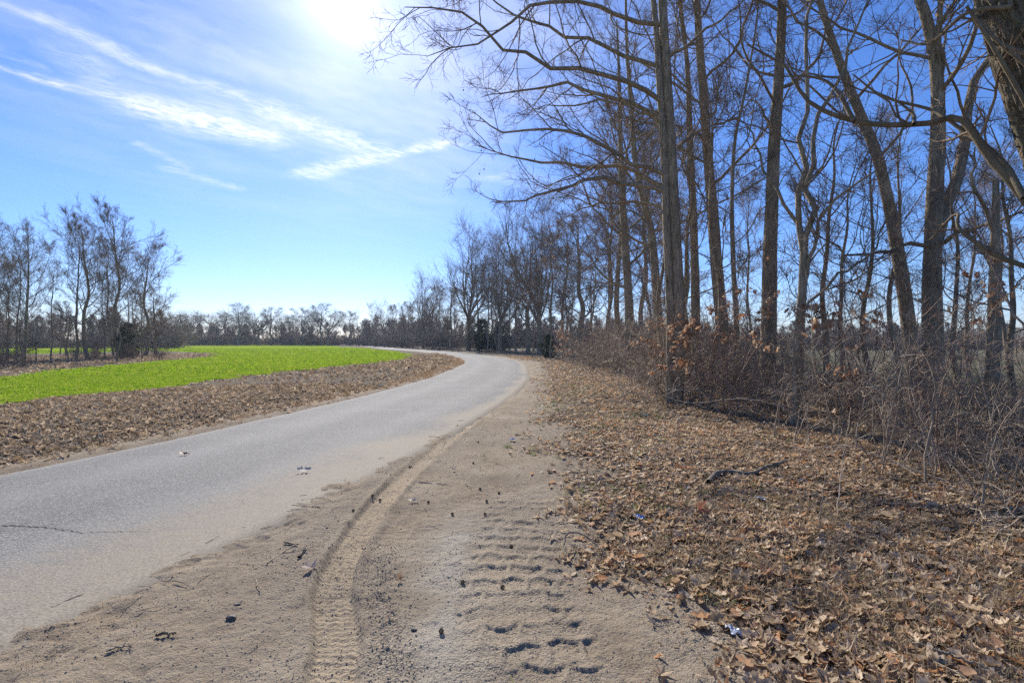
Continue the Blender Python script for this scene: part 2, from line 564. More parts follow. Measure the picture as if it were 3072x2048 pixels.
co = T.n('ShaderNodeTexCoord').outputs['Object']
att = T.n('ShaderNodeAttribute', attribute_name='dust').outputs['Fac']
lane = T.n('ShaderNodeAttribute', attribute_name='lane').outputs['Fac']
vor = T.n('ShaderNodeTexVoronoi', {'Vector': co, 'Scale': 68.0, 'Randomness': 1.0})
vcol = T.n('ShaderNodeSeparateColor', {'Color': vor.outputs['Color']}).outputs[0]
vor2 = T.n('ShaderNodeTexVoronoi', {'Vector': co, 'Scale': 150.0})
big = T.noise(co, 0.7, 4, 0.6)
mid = T.noise(co, 7.0, 4, 0.65)
stone = T.ramp(vcol, [(0.0, (0.12, 0.113, 0.102)), (0.45, (0.195, 0.185, 0.168)), (0.8, (0.26, 0.247, 0.225)), (1.0, (0.38, 0.36, 0.325))])
stone = T.mix(T.sm(vor.outputs['Distance'], 0.40, 0.75, 0, 0.75), stone, (0.07, 0.068, 0.066))
c = T.mix(T.sm(big, 0.35, 0.7, 0.0, 0.3), stone, (0.26, 0.25, 0.23))
c = T.mix(T.m('MULTIPLY', lane, 0.45), c, (0.31, 0.295, 0.268))
stain = T.noise(T.n('ShaderNodeMapping', {'Vector': co, 'Scale': (1.2, 0.35, 1.0)}).outputs[0], 1.0, 5, 0.65)
c = T.mix(T.sm(stain, 0.54, 0.7, 0, 0.4), c, (0.13, 0.125, 0.115))
sml = T.noise(co, 60.0, 3, 0.6)
dm = T.sm(T.m('ADD', att, T.m('ADD', T.m('MULTIPLY', T.m('SUBTRACT', mid, 0.5), 0.9), T.m('MULTIPLY', T.m('SUBTRACT', sml, 0.5), 0.7))), 0.2, 1.1, 0, 0.92)
c = T.mix(dm, c, T.mix(T.sm(sml, 0.35, 0.65), (0.22, 0.18, 0.13), (0.33, 0.28, 0.21)))
# one crack wandering across
crk = T.n('ShaderNodeAttribute', attribute_name='crack').outputs['Fac']
c = T.mix(T.m('MULTIPLY', crk, 0.85), c, (0.03, 0.028, 0.026))
h = T.m('SUBTRACT', T.m('MULTIPLY', T.m('SUBTRACT', 1.0, vor.outputs['Distance']), T.m('SUBTRACT', 1.0, T.m('MULTIPLY', dm, 0.8))), T.m('MULTIPLY', crk, 1.5))
finish(T, c, 0.85, h, 0.55, 0.010, 0.18)

# ground: dirt shoulder, rotting litter, dormant field
m_ground, T = material('ground_soil')
co = T.n('ShaderNodeTexCoord').outputs['Object']
lit = T.n('ShaderNodeAttribute', attribute_name='litter').outputs['Fac']
grs = T.n('ShaderNodeAttribute', attribute_name='dormant').outputs['Fac']
wet = T.n('ShaderNodeAttribute', attribute_name='pale').outputs['Fac']
n1 = T.noise(co, 1.4, 5, 0.6)
n2 = T.noise(co, 14, 5, 0.65)
n3 = T.noise(co, 75, 3, 0.6)
soil = T.ramp(T.m('ADD', T.m('MULTIPLY', n1, 0.6), T.m('MULTIPLY', n2, 0.4)), [(0.34, (0.17, 0.125, 0.08)), (0.5, (0.275, 0.215, 0.148)), (0.66, (0.355, 0.295, 0.215))])
soil = T.mix(T.m('MULTIPLY', wet, T.sm(n1, 0.3, 0.6, 0.3, 1.0)), soil, (0.40, 0.365, 0.30))
n4 = T.noise(co, 210, 2, 0.6)
trk = T.n('ShaderNodeAttribute', attribute_name='track').outputs['Fac']
soil = T.mix(T.m('MULTIPLY', trk, 0.7), soil, (0.40, 0.315, 0.21))
soil = T.mix(T.sm(n2, 0.5, 0.72, 0, 0.55), soil, (0.27, 0.215, 0.155))
soil = T.mix(T.m('MULTIPLY', T.sm(n3, 0.54, 0.72, 0, 0.7), T.m('SUBTRACT', 1.0, T.m('MULTIPLY', trk, 0.6))), soil, (0.20, 0.155, 0.11))
soil = T.mix(T.sm(n4, 0.55, 0.75, 0, 0.6), soil, (0.48, 0.42, 0.335))
crumbs = T.n('ShaderNodeTexVoronoi', {'Vector': T.v('ADD', co, T.v('SCALE', T.n('ShaderNodeTexNoise', {'Vector': co, 'Scale': 30.0}).outputs['Color'], s=0.03)), 'Scale': 62.0})
crm = T.n('ShaderNodeAttribute', attribute_name='crumb').outputs['Fac']
cst = T.n('ShaderNodeSeparateColor', {'Color': crumbs.outputs['Color']}).outputs[0]
soil = T.mix(T.m('MULTIPLY', crm, 0.62), soil, T.ramp(cst, [(0.0, (0.20, 0.16, 0.115)), (0.5, (0.32, 0.265, 0.20)), (1.0, (0.45, 0.39, 0.31))]))
soil = T.mix(T.m('MULTIPLY', T.sm(crumbs.outputs['Distance'], 0.35, 0.75), T.m('MULTIPLY', crm, 0.6)), soil, (0.12, 0.095, 0.07))
broad = T.noise(co, 0.75, 4, 0.6)
soil = T.mix(T.sm(broad, 0.42, 0.62, 0, 0.45), soil, (0.22, 0.18, 0.135))
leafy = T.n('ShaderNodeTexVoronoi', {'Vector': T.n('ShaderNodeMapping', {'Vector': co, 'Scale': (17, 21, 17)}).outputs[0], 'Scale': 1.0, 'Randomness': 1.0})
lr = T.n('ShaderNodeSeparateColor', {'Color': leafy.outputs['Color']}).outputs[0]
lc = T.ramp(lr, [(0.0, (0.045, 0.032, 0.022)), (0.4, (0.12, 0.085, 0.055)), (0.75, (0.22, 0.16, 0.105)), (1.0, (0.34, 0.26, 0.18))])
lc = T.mix(T.sm(leafy.outputs['Distance'], 0.35, 0.8, 0, 0.8), lc, (0.025, 0.02, 0.015))  # shadow gaps between the leaves, painted into the litter colour
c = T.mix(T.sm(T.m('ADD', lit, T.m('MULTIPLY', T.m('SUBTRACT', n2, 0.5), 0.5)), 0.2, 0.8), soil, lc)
dg = T.mix(T.sm(T.noise(co, 0.12, 5, 0.6), 0.35, 0.65), (0.10, 0.10, 0.05), (0.165, 0.14, 0.09))
c = T.mix(grs, c, dg)
h = T.m('ADD', T.m('MULTIPLY', n2, 1.0), T.m('ADD', T.m('MULTIPLY', n3, 0.8), T.m('MULTIPLY', lr, T.m('MULTIPLY', lit, 0.8))))
h = T.m('ADD', h, T.m('ADD', T.m('MULTIPLY', n4, 0.25), T.m('MULTIPLY', crm, T.m('MULTIPLY', T.m('SUBTRACT', 0.8, crumbs.outputs['Distance']), 1.1))))
finish(T, c, 0.95, h, 0.75, 0.022, 0.1)

# young wheat seen from a distance: drilled rows, thin patches
m_field, T = material('young_wheat')
co = T.n('ShaderNodeTexCoord').outputs['Object']
rows = T.n('ShaderNodeMapping', {'Vector': co, 'Rotation': (0, 0, R(-24)), 'Scale': (2.6, 0.05, 1)}).outputs[0]
nr = T.noise(rows, 1.0, 4, 0.6)
nb = T.noise(co, 0.06, 4, 0.55)
nf = T.noise(co, 5.0, 4, 0.7)
c = T.mix(T.sm(nr, 0.38, 0.66), (0.17, 0.26, 0.02), (0.30, 0.40, 0.035))
c = T.mix(T.sm(nb, 0.40, 0.66, 0, 0.7), c, (0.33, 0.37, 0.05))
c = T.mix(T.sm(nf, 0.5, 0.75, 0, 0.65), c, (0.16, 0.17, 0.05))
finish(T, c, 1.0, nf, 0.5, 0.05, 0.0)

# ================================================================== THE SETTING
def in_poly(x, y, poly):
    ins = np.zeros(x.shape, bool)
    n = len(poly)
    for i in range(n):
        x0, y0 = poly[i]
        x1, y1 = poly[(i + 1) % n]
        c = ((y0 > y) != (y1 > y))
        with np.errstate(divide='ignore', invalid='ignore'):
            c &= x < (x1 - x0) * (y - y0) / (y1 - y0 + 1e-12) + x0
        ins ^= c
    return ins


field_edge = [(-22, -60), (-15.5, -8), (-13.6, 4)] + [G(px, py, FIELD_H) for px, py in
              ((0, 1213), (472, 1167), (708, 1133), (1100, 1093), (1200, 1080), (1240, 1071), (1222, 1062), (1150, 1052), (1100, 1045.5))] + [(-54, 160), (-100, 258)]
FIELD_POLY = field_edge + [(-420, 258), (-420, -60)]
CLUMP_POLY = [G(px, py, FIELD_H) for px, py in ((-500, 1165), (0, 1137), (200, 1112), (390, 1092), (520, 1082), (650, 1070), (648, 1062), (560, 1056), (480, 1052),
                                                (380, 1055), (200, 1059), (0, 1064), (-500, 1072))]


def in_field(x, y):
    k = 0.25 + 0.02 * np.hypot(x, y)
    xx = x + k * fbm(x * 0.8, y * 0.8, 81, 3)
    yy = y + k * fbm(x * 0.8, y * 0.8, 85, 3)
    return in_poly(xx, yy, FIELD_POLY) & ~in_poly(xx, yy, CLUMP_POLY)


ang = np.r_[np.linspace(-180, -66, 20, endpoint=False), np.linspace(-66, 30, 520, endpoint=False), np.linspace(30, 66, 90), np.linspace(66, 180, 21)[1:]]
rad = np.r_[[0.02, 0.5, 1.0, 1.5, 1.9], 1.9 * np.exp(np.arange(1, 330) * 0.0036)]
rad = np.r_[rad, rad[-1] * np.exp(np.arange(1, 130) * 0.0170)]
rad = np.r_[rad, rad[-1] * np.exp(np.arange(1, 70) * 0.05)]
A_, R_ = np.meshgrid(np.radians(ang), rad)
gx, gy = (R_ * np.sin(A_)).ravel(), (R_ * np.cos(A_)).ravel()
gz = height(gx, gy)
nr_, na_ = R_.shape
ii, jj = np.meshgrid(np.arange(nr_ - 1), np.arange(na_ - 1), indexing='ij')
b0 = (ii * na_ + jj).ravel()
quads = np.stack([b0, b0 + 1, b0 + na_ + 1, b0 + na_], 1)[:, ::-1]
qc = quads.mean(axis=1)
cx_, cy_ = gx[quads].mean(1), gy[quads].mean(1)
isf = in_field(cx_, cy_)
V = np.stack([gx, gy, gz], 1)


def sub(vs, qs):
    used = np.unique(qs)
    mp = np.full(len(vs), -1, np.int64)
    mp[used] = np.arange(len(used))
    return used, vs[used], mp[qs]


used, v_, q_ = sub(V, quads[~isf])
me = new_mesh('ground', v_, q_, smooth=True)
x_, y_ = v_[:, 0], v_[:, 1]
d_, al_ = road_coord(x_, y_)
lsd, _, _ = line_coord(x_, y_, litter_edge)
nn = fbm(x_ * 1.3, y_ * 1.3, 91, 4)
right_l = sst(-0.3, 1.5, lsd + 0.9 * nn) * (d_ > HW * 0.6)
right_l = np.where(y_ > 46, sst(2.4, 3.4, d_ + nn), right_l)
left_l = sst(0.45, 1.3, -d_ - HW + 0.5 * nn) * (d_ < 0)
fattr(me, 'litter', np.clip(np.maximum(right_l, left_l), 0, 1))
dorm = sst(14, 20, d_ + 1.5 * nn) * (d_ > 0)
dorm = np.maximum(dorm, sst(150, 170, np.hypot(x_, y_)) * (d_ > 6))
fattr(me, 'dormant', dorm)
tsd, ta, ttot = line_coord(x_, y_, TYRE)
lsd2, la, ltot = line_coord(x_, y_, LUGS)
trk = (1 - sst(0.09, 0.15, np.abs(tsd))) * (1 - sst(ttot - 6, ttot, ta)) + 0.6 * (1 - sst(0.25, 0.4, np.abs(lsd2))) * (1 - sst(ltot - 2.5, ltot - 1, la)) * sst(-0.3, 0.2, nn)
fattr(me, 'track', np.clip(trk, 0, 1))
rsd, ra_, rtot = line_coord(x_, y_, RIDGE)
crumb = 0.75 * np.exp(-(rsd / 0.15) ** 2) * (1 - sst(rtot - 0.8, rtot, ra_)) + 0.8 * np.exp(-((tsd + 0.3) / 0.14) ** 2) * sst(2.5, 4.0, y_) * (1 - sst(6.5, 9, y_)) + 0.5 * (1 - sst(0.3, 0.55, np.abs(lsd2))) * (1 - sst(ltot - 2, ltot, la))
crumb = crumb + 0.7 * sst(-0.4, 0.5, lsd + 0.6 * nn) + 0.3 * sst(0.15, 0.5, fbm(x_ * 0.9, y_ * 0.9, 97, 4))
fattr(me, 'crumb', np.clip(crumb * (0.75 + 0.8 * fbm(x_ * 3, y_ * 3, 99, 3)), 0, 1))
pale = 0.75 * np.exp(-((x_ + 0.40 + 0.12 * nn) / 0.26) ** 2) * sst(1.5, 2.4, y_) * (1 - sst(4.3, 5.2, y_)) 
fattr(me, 'pale', np.clip(pale + 0.25 * nn * pale, 0, 1))
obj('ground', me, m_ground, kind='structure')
used, v_, q_ = sub(V, quads[isf])
v_ = v_.copy()
v_[:, 2] += 0.01
obj('field', new_mesh('field', v_, q_, smooth=True), m_field, kind='structure')

# road strip
fine_road = catmull(ROAD, 700)
tn = norm(np.gradient(fine_road, axis=0))
rt = np.stack([tn[:, 1], -tn[:, 0]], 1)
cols = np.r_[-1.03, np.linspace(-1, 1, 21), 1.03] * HW
jit = 0.06 * fbm(np.arange(700) * 0.35, np.zeros(700), 5, 3)
rv = fine_road[:, None, :] + rt[:, None, :] * (cols[None, :, None] * (1 + 0.0 * jit[:, None, None])) + rt[:, None, :] * (jit[:, None, None] * (np.abs(cols) > 0.9 * HW)[None, :, None])
rz = 0.035 * (1 - (cols / HW) ** 2)
rz[[0, -1]] = -0.07
rverts = np.concatenate([rv, np.broadcast_to(rz[None, :, None], rv.shape[:2] + (1,))], 2).reshape(-1, 3)
nc = len(cols)
i2, j2 = np.meshgrid(np.arange(699), np.arange(nc - 1), indexing='ij')
b0 = (i2 * nc + j2).ravel()
rq = np.stack([b0, b0 + 1, b0 + nc + 1, b0 + nc], 1)
me = new_mesh('road', rverts, rq, smooth=True)
dd = np.broadcast_to(cols[None], (700, nc)).ravel()
near = 1 - sst(4, 16, rverts[:, 1])
nz = fbm(rverts[:, 0] * 0.6, rverts[:, 1] * 0.6, 15, 3)
dust = sst(HW - 0.7 - 1.7 * near, HW - 0.1, dd + 0.55 * nz) * 1.05 + 0.55 * sst(HW - 0.35, HW, -dd)
fattr(me, 'dust', np.clip(dust, 0, 1))
lane = np.exp(-((np.abs(dd) - 0.95) / 0.4) ** 2) * 0.7 + np.exp(-((dd + 0.1) / 0.06) ** 2) * 0.9
fattr(me, 'lane', np.clip(lane, 0, 1))
fattr(me, 'crack', np.zeros(len(rverts)))
road = obj('road', me, m_road, kind='structure')
# the crack: a thin dark strip laid just above the surface, a part of the road
ck = np.array([G(px, py, 0.03) for px, py in ((-120, 1588), (0, 1577), (60, 1579), (150, 1584), (215, 1594), (245, 1597), (330, 1594), (420, 1592))])
ck = catmull(ck, 60)
ck += 0.012 * RNG.standard_normal(ck.shape)
wd = np.linspace(0.007, 0.002, 60) * (0.6 + 0.8 * RNG.random(60))
dcen, _ = road_coord(ck[:, 0], ck[:, 1])
zc = 0.035 * (1 - (dcen / HW) ** 2) + 0.004
cv = np.stack([np.c_[ck[:, 0], ck[:, 1] - wd, zc], np.c_[ck[:, 0], ck[:, 1] + wd, zc]], 1).reshape(-1, 3)
b0 = np.arange(59) * 2
obj('crack', new_mesh('crack', cv, np.stack([b0, b0 + 2, b0 + 3, b0 + 1], 1)), mat_plain('crack_tar', (0.028, 0.026, 0.025), 0.9, 0.2), parent=road)

# ================================================================== TREES
UP = np.array([0, 0, 1.0])


def march(rng, st, dr, ln, r0, r1, n, wig, trop, power=1.0):
    N = len(st)
    P = np.empty((N, n + 1, 3))
    P[:, 0] = st
    d = norm(dr)
    stp = (ln / n)[:, None]
    tr = np.broadcast_to(np.asarray(trop, float), (N,))[:, None]
    for i in range(n):
        d = norm(d + wig * rng.standard_normal((N, 3)) + tr * UP)
        P[:, i + 1] = P[:, i] + d * stp
    t = np.linspace(0, 1, n + 1)[None]
    Rr = r1[:, None] + (r0 - r1)[:, None] * (1 - t) ** power
    return P, Rr


def spawn(rng, P, Rr, L, per, t0, t1, ang, ratio, rr, taper=0.6, rmin=0.002):
    """children of a bundle of branches: starts, directions, lengths, radii"""
    N, n, _ = P.shape
    k = np.maximum(1, np.round(per * (0.6 + 0.8 * rng.random(N)))).astype(int)
    idx = np.repeat(np.arange(N), k)
    M = len(idx)
    t = t0 + (t1 - t0) * rng.random(M) ** 0.85
    f = t * (n - 1)
    i = np.minimum(f.astype(int), n - 2)
    w = (f - i)[:, None]
    st = P[idx, i] * (1 - w) + P[idx, i + 1] * w
    tan = norm(P[idx, i + 1] - P[idx, i])
    rnd = rng.standard_normal((M, 3))
    per_ = norm(rnd - (rnd * tan).sum(1, keepdims=True) * tan)
    a = np.radians(ang[0] + (ang[1] - ang[0]) * rng.random(M))[:, None]
    dr = np.cos(a) * tan + np.sin(a) * per_
    ln = L[idx] * ratio * (1 - taper * t) * (0.55 + 0.8 * rng.random(M))
    lr = Rr[idx, i] * (1 - w[:, 0]) + Rr[idx, i + 1] * w[:, 0]
    r0 = np.maximum(lr * rr, rmin)
    return st, dr, ln, r0


def twigs(rng, P, Rr, L, T, spec):
    """add further orders of branching to Tubes T; spec = list of dicts"""
    for s in spec:
        st, dr, ln, r0 = spawn(rng, P, Rr, L, s['per'], s.get('t0', 0.15), s.get('t1', 1.0), s.get('ang', (30, 65)), s['ratio'], s.get('rr', 0.6), s.get('taper', 0.5), s['rmin'])
        if 'lmin' in s:
            ln = np.maximum(ln, s['lmin'])
        P, Rr = march(rng, st, dr, ln, r0, np.maximum(r0 * 0.35, s['rmin'] * 0.6), s['n'], s.get('wig', 0.18), s.get('trop', 0.05))
        L = ln
        T.add(P, Rr, s.get('k', 3))
    return P, Rr, L


def spec_hero(d=1.0, rm=0.0035, trop=0.06):
    return [dict(per=11 * d, ratio=0.42, n=7, k=4, wig=0.17, trop=trop, rr=0.45, rmin=rm * 2.0, t0=0.12, ang=(30, 70)),
            dict(per=8 * d, ratio=0.44, n=5, k=3, wig=0.2, trop=trop, rr=0.5, rmin=rm * 1.3, t0=0.12, ang=(30, 65)),
            dict(per=4.0 * d, ratio=0.62, n=3, k=3, wig=0.18, trop=trop, rr=0.65, rmin=rm, t0=0.08, ang=(22, 55), lmin=0.2, taper=0.35)]


ENDS = {}


def grow(seed, H, r0, path=None, clear=0.3, nl=14, llen=0.33, ang=(35, 70), up=0.05, wig=0.12, spec=None, extra=(), vase=False, base_z=-0.15,
         k=12, flare=0.55, lean=(0, 0), trunk_n=26, limb_k=6, bark=0.13, limb_wig=0.16, rtop=0.12, top_t=0.97):
    """a bare tree: returns trunk Tubes, list of limb Tubes, twig Tubes"""
    rng = np.random.default_rng(seed)
    if path is None:
        n = 9
        z = np.linspace(base_z, H, n)
        off = np.cumsum(rng.standard_normal((n, 2)) * H * 0.013, axis=0)
        off -= off[0]
        path = np.c_[off[:, 0] + lean[0] * (z / H) ** 1.0, off[:, 1] + lean[1] * (z / H), z]
    tp = catmull(path, trunk_n)
    t = np.linspace(0, 1, trunk_n)
    tr = r0 * (rtop + (1 - rtop) * (1 - t) ** 0.85)
    T = Tubes()
    T.add(tp, tr, k, bark=bark, seed=seed % 97, flare=flare)
    limbs = []
    PL, RL, LL = [], [], []
    nseg = 11
    if nl:
        if vase:
            tt = top_t - 0.3 * np.linspace(0, 1, nl) ** 1.4
        else:
            tt = clear + (top_t - clear) * (np.arange(nl) + rng.random(nl) * 0.8) / nl
        az = np.arange(nl) * 2.399 + rng.random(nl) * 0.9 + seed
        f = tt * (trunk_n - 1)
        i = np.minimum(f.astype(int), trunk_n - 2)
        w = (f - i)[:, None]
        st = tp[i] * (1 - w) + tp[i + 1] * w
        lr = tr[i] * (0.5 if vase else 0.34) * (0.75 + 0.5 * rng.random(nl))
        u = (tt - clear) / max(1e-3, top_t - clear)
        if vase:
            a = np.radians(ang[0] + (ang[1] - ang[0]) * rng.random(nl))
            ln = H * llen * (0.75 + 0.4 * rng.random(nl))
        else:
            a = np.radians(ang[1] + (ang[0] - ang[1]) * np.clip(u, 0, 1) + 8 * rng.standard_normal(nl))
            ln = H * llen * (0.55 + 0.55 * np.sin(np.pi * np.clip(0.15 + 0.75 * u, 0, 1)) - 0.35 * np.clip(u, 0, 1)) * (0.75 + 0.5 * rng.random(nl))
        dr = np.stack([np.sin(a) * np.cos(az), np.sin(a) * np.sin(az), np.cos(a)], 1)
        P, Rr = march(rng, st, dr, ln, lr, np.full(nl, 0.012), nseg, limb_wig, up, 0.9)
        for q in range(nl):
            PL.append(P[q]); RL.append(Rr[q]); LL.append(ln[q])
    for pts, ra, rb in extra:
        p = catmull(np.asarray(pts, float), nseg + 1)
        s = np.linspace(0, 1, nseg + 1)
        L = np.linalg.norm(np.diff(p, axis=0), axis=1).sum()
        p[1:-1] += rng.standard_normal((nseg - 1, 3)) * L * 0.010
        PL.append(p); RL.append(rb + (ra - rb) * (1 - s) ** 0.8); LL.append(L)
    for p, r in zip(PL, RL):
        tb = Tubes()
        tb.add(p, r, limb_k)
        limbs.append(tb)
    TW = Tubes()
    if PL:
        sp = spec or spec_hero()
        Pa, Ra, La = np.array(PL), np.array(RL), np.array(LL)
        st, dr, ln, rr_ = spawn(rng, Pa, Ra, La, 2.5, 0.85, 1.0, (8, 35), 0.18, 0.8, 0.0, sp[0]['rmin'])
        Pt, Rt = march(rng, st, dr, ln, rr_, np.maximum(rr_ * 0.4, sp[-1]['rmin']), 6, 0.14, sp[0].get('trop', 0.05))
        TW.add(Pt, Rt, 4)
        twigs(rng, Pt, Rt, ln, TW, sp[1:])
        ENDS[seed] = twigs(rng, np.array(PL), np.array(RL), np.array(LL), TW, spec or spec_hero())[0][::5]
    return T, limbs, TW


def tree_thing(name, label, loc, T, limbs, TW, bark, twig, group=None, merge=False, cat='tree'):
    root = obj(name, None, loc=loc, label=label, cat=cat, group=group)
    root.empty_display_size = 0.3
    obj('trunk', T.mesh('trunk'), bark, root)
    if merge:
        C_ = Tubes()
        for tb in limbs + [TW]:
            for v, q in zip(tb.v, tb.q):
                C_.q.append(q - 0 + (C_.nv - (q.min() if False else 0)))
                C_.v.append(v)
            C_.nv += tb.nv
        obj('crown', C_.mesh('crown'), twig, root)
    else:
        for tb in limbs:
            obj('limb', tb.mesh('limb'), bark, root)
        if TW.v:
            obj('crown', TW.mesh('crown'), twig, root)
    return root


def copy_thing(src, loc, rz=0.0, sc=1.0, label=None, group=None, name=None):
    r = src.copy()
    if name:
        r.name = name
    COL.objects.link(r)
    r.location = loc
    r.rotation_euler = (0, 0, rz)
    r.scale = (sc, sc, sc) if np.isscalar(sc) else sc
    if label:
        r['label'] = label
    if group:
        r['group'] = group
    for ch in src.children:
        c = ch.copy()
        COL.objects.link(c)
        c.parent = r
    return r


def Z(x, y):
    return float(height(x, y, False)[0])


def local(pts, root):
    return [tuple(np.asarray(p) - np.asarray(root)) for p in pts]


# ---- the tall double-stemmed sweetgum that leans out over the verge
D = 13.7
root1 = np.array([G(2025, 1214)[0], D, 0.0])
trunk1 = local([(root1[0], D, -0.15), PX(2034, 1100, D), PX(2035, 900, D), PX(2026, 700, D), PX(2014, 450, D), PX(2001, 250, D), PX(1990, 60, D), PX(1978, -250, D), PX(1975, -600, D), PX(1978, -900, D)], root1)
limb_px = [
    ([(1990, 75), (1780, 31), (1682, 4), (1602, 27), (1539, 67), (1441, 120), (1356, 160), (1280, 170)], -1.2),
    ([(1992, 205), (1825, 147), (1646, 94), (1570, 54), (1486, 9), (1400, -60)], 0.8),
    ([(1996, 312), (1860, 241), (1704, 210), (1580, 160), (1477, 120), (1378, 40), (1290, 18), (1215, 22)], -2.0),
    ([(1998, 345), (1834, 295), (1731, 250), (1624, 263), (1450, 286)], 1.6),
    ([(2000, 390), (1914, 335), (1800, 300), (1700, 318), (1600, 330)], 3.0),
    ([(2005, 528), (1847, 460), (1736, 402), (1664, 384), (1580, 397), (1486, 393), (1414, 330)], -1.0),
    ([(2006, 566), (1892, 509), (1736, 496), (1602, 487), (1512, 455), (1440, 440)], 1.2),
    ([(2007, 580), (1825, 540), (1713, 553), (1602, 585), (1548, 611), (1470, 607)], -0.6),
    ([(2010, 640), (1900, 600), (1780, 620), (1690, 650)], 2.4),
    ([(2000, 180), (2093, 107), (2182, 45), (2260, -30)], -0.8),
    ([(1990, -40), (1850, -120), (1700, -160), (1560, -140), (1420, -90), (1330, -40)], -1.5),
    ([(1985, -100), (2100, -240), (2220, -300)], 1.0),
    ([(1984, -180), (1880, -330), (1760, -420), (1640, -470)], 0.5),
    ([(1980, -330), (2060, -480), (2130, -640)], -1.0), ([(1978, -450), (1900, -620), (1850, -780)], 1.0),
    ([(2005, 470), (2090, 400), (2180, 360), (2260, 300)], 2.5)]
ex = []
for pts, dd_ in limb_px:
    n = len(pts)
    P3 = [PX(px, py, D + dd_ * (i / (n - 1)) ** 0.8) for i, (px, py) in enumerate(pts)]
    big_ = abs(pts[0][0] - pts[-1][0]) > 450
    ex.append((local(P3, root1), 0.07 if big_ else 0.052, 0.009))
T_, L_, W_ = grow(101, 17, 0.175, path=trunk1, nl=4, clear=0.8, llen=0.2, ang=(25, 45), extra=ex, k=22, trunk_n=90, flare=0.85, bark=0.12, rtop=0.3,
                  spec=spec_hero(1.0, 0.0034, 0.02))
# its second stem, grown tight against the first
st2 = local([(root1[0] - 0.14, D + 0.03, -0.15), PX(2012, 1100, D), PX(2010, 900, D), PX(2001, 700, D), PX(1992, 450, D), PX(1978, 250, D), PX(1966, 60, D), PX(1930, -250, D), PX(1900, -520, D)], root1)
tp2 = catmull(st2, 60)
T_.add(tp2, 0.125 * (0.35 + 0.65 * (1 - np.linspace(0, 1, 60)) ** 0.85), 16, bark=0.1, seed=9, flare=0.5)
hero = tree_thing('sweetgum_tree', 'tall bare tree with twin stems pressed together, long limbs reaching over the road', tuple(root1), T_, L_, W_, BARK, TWIG)

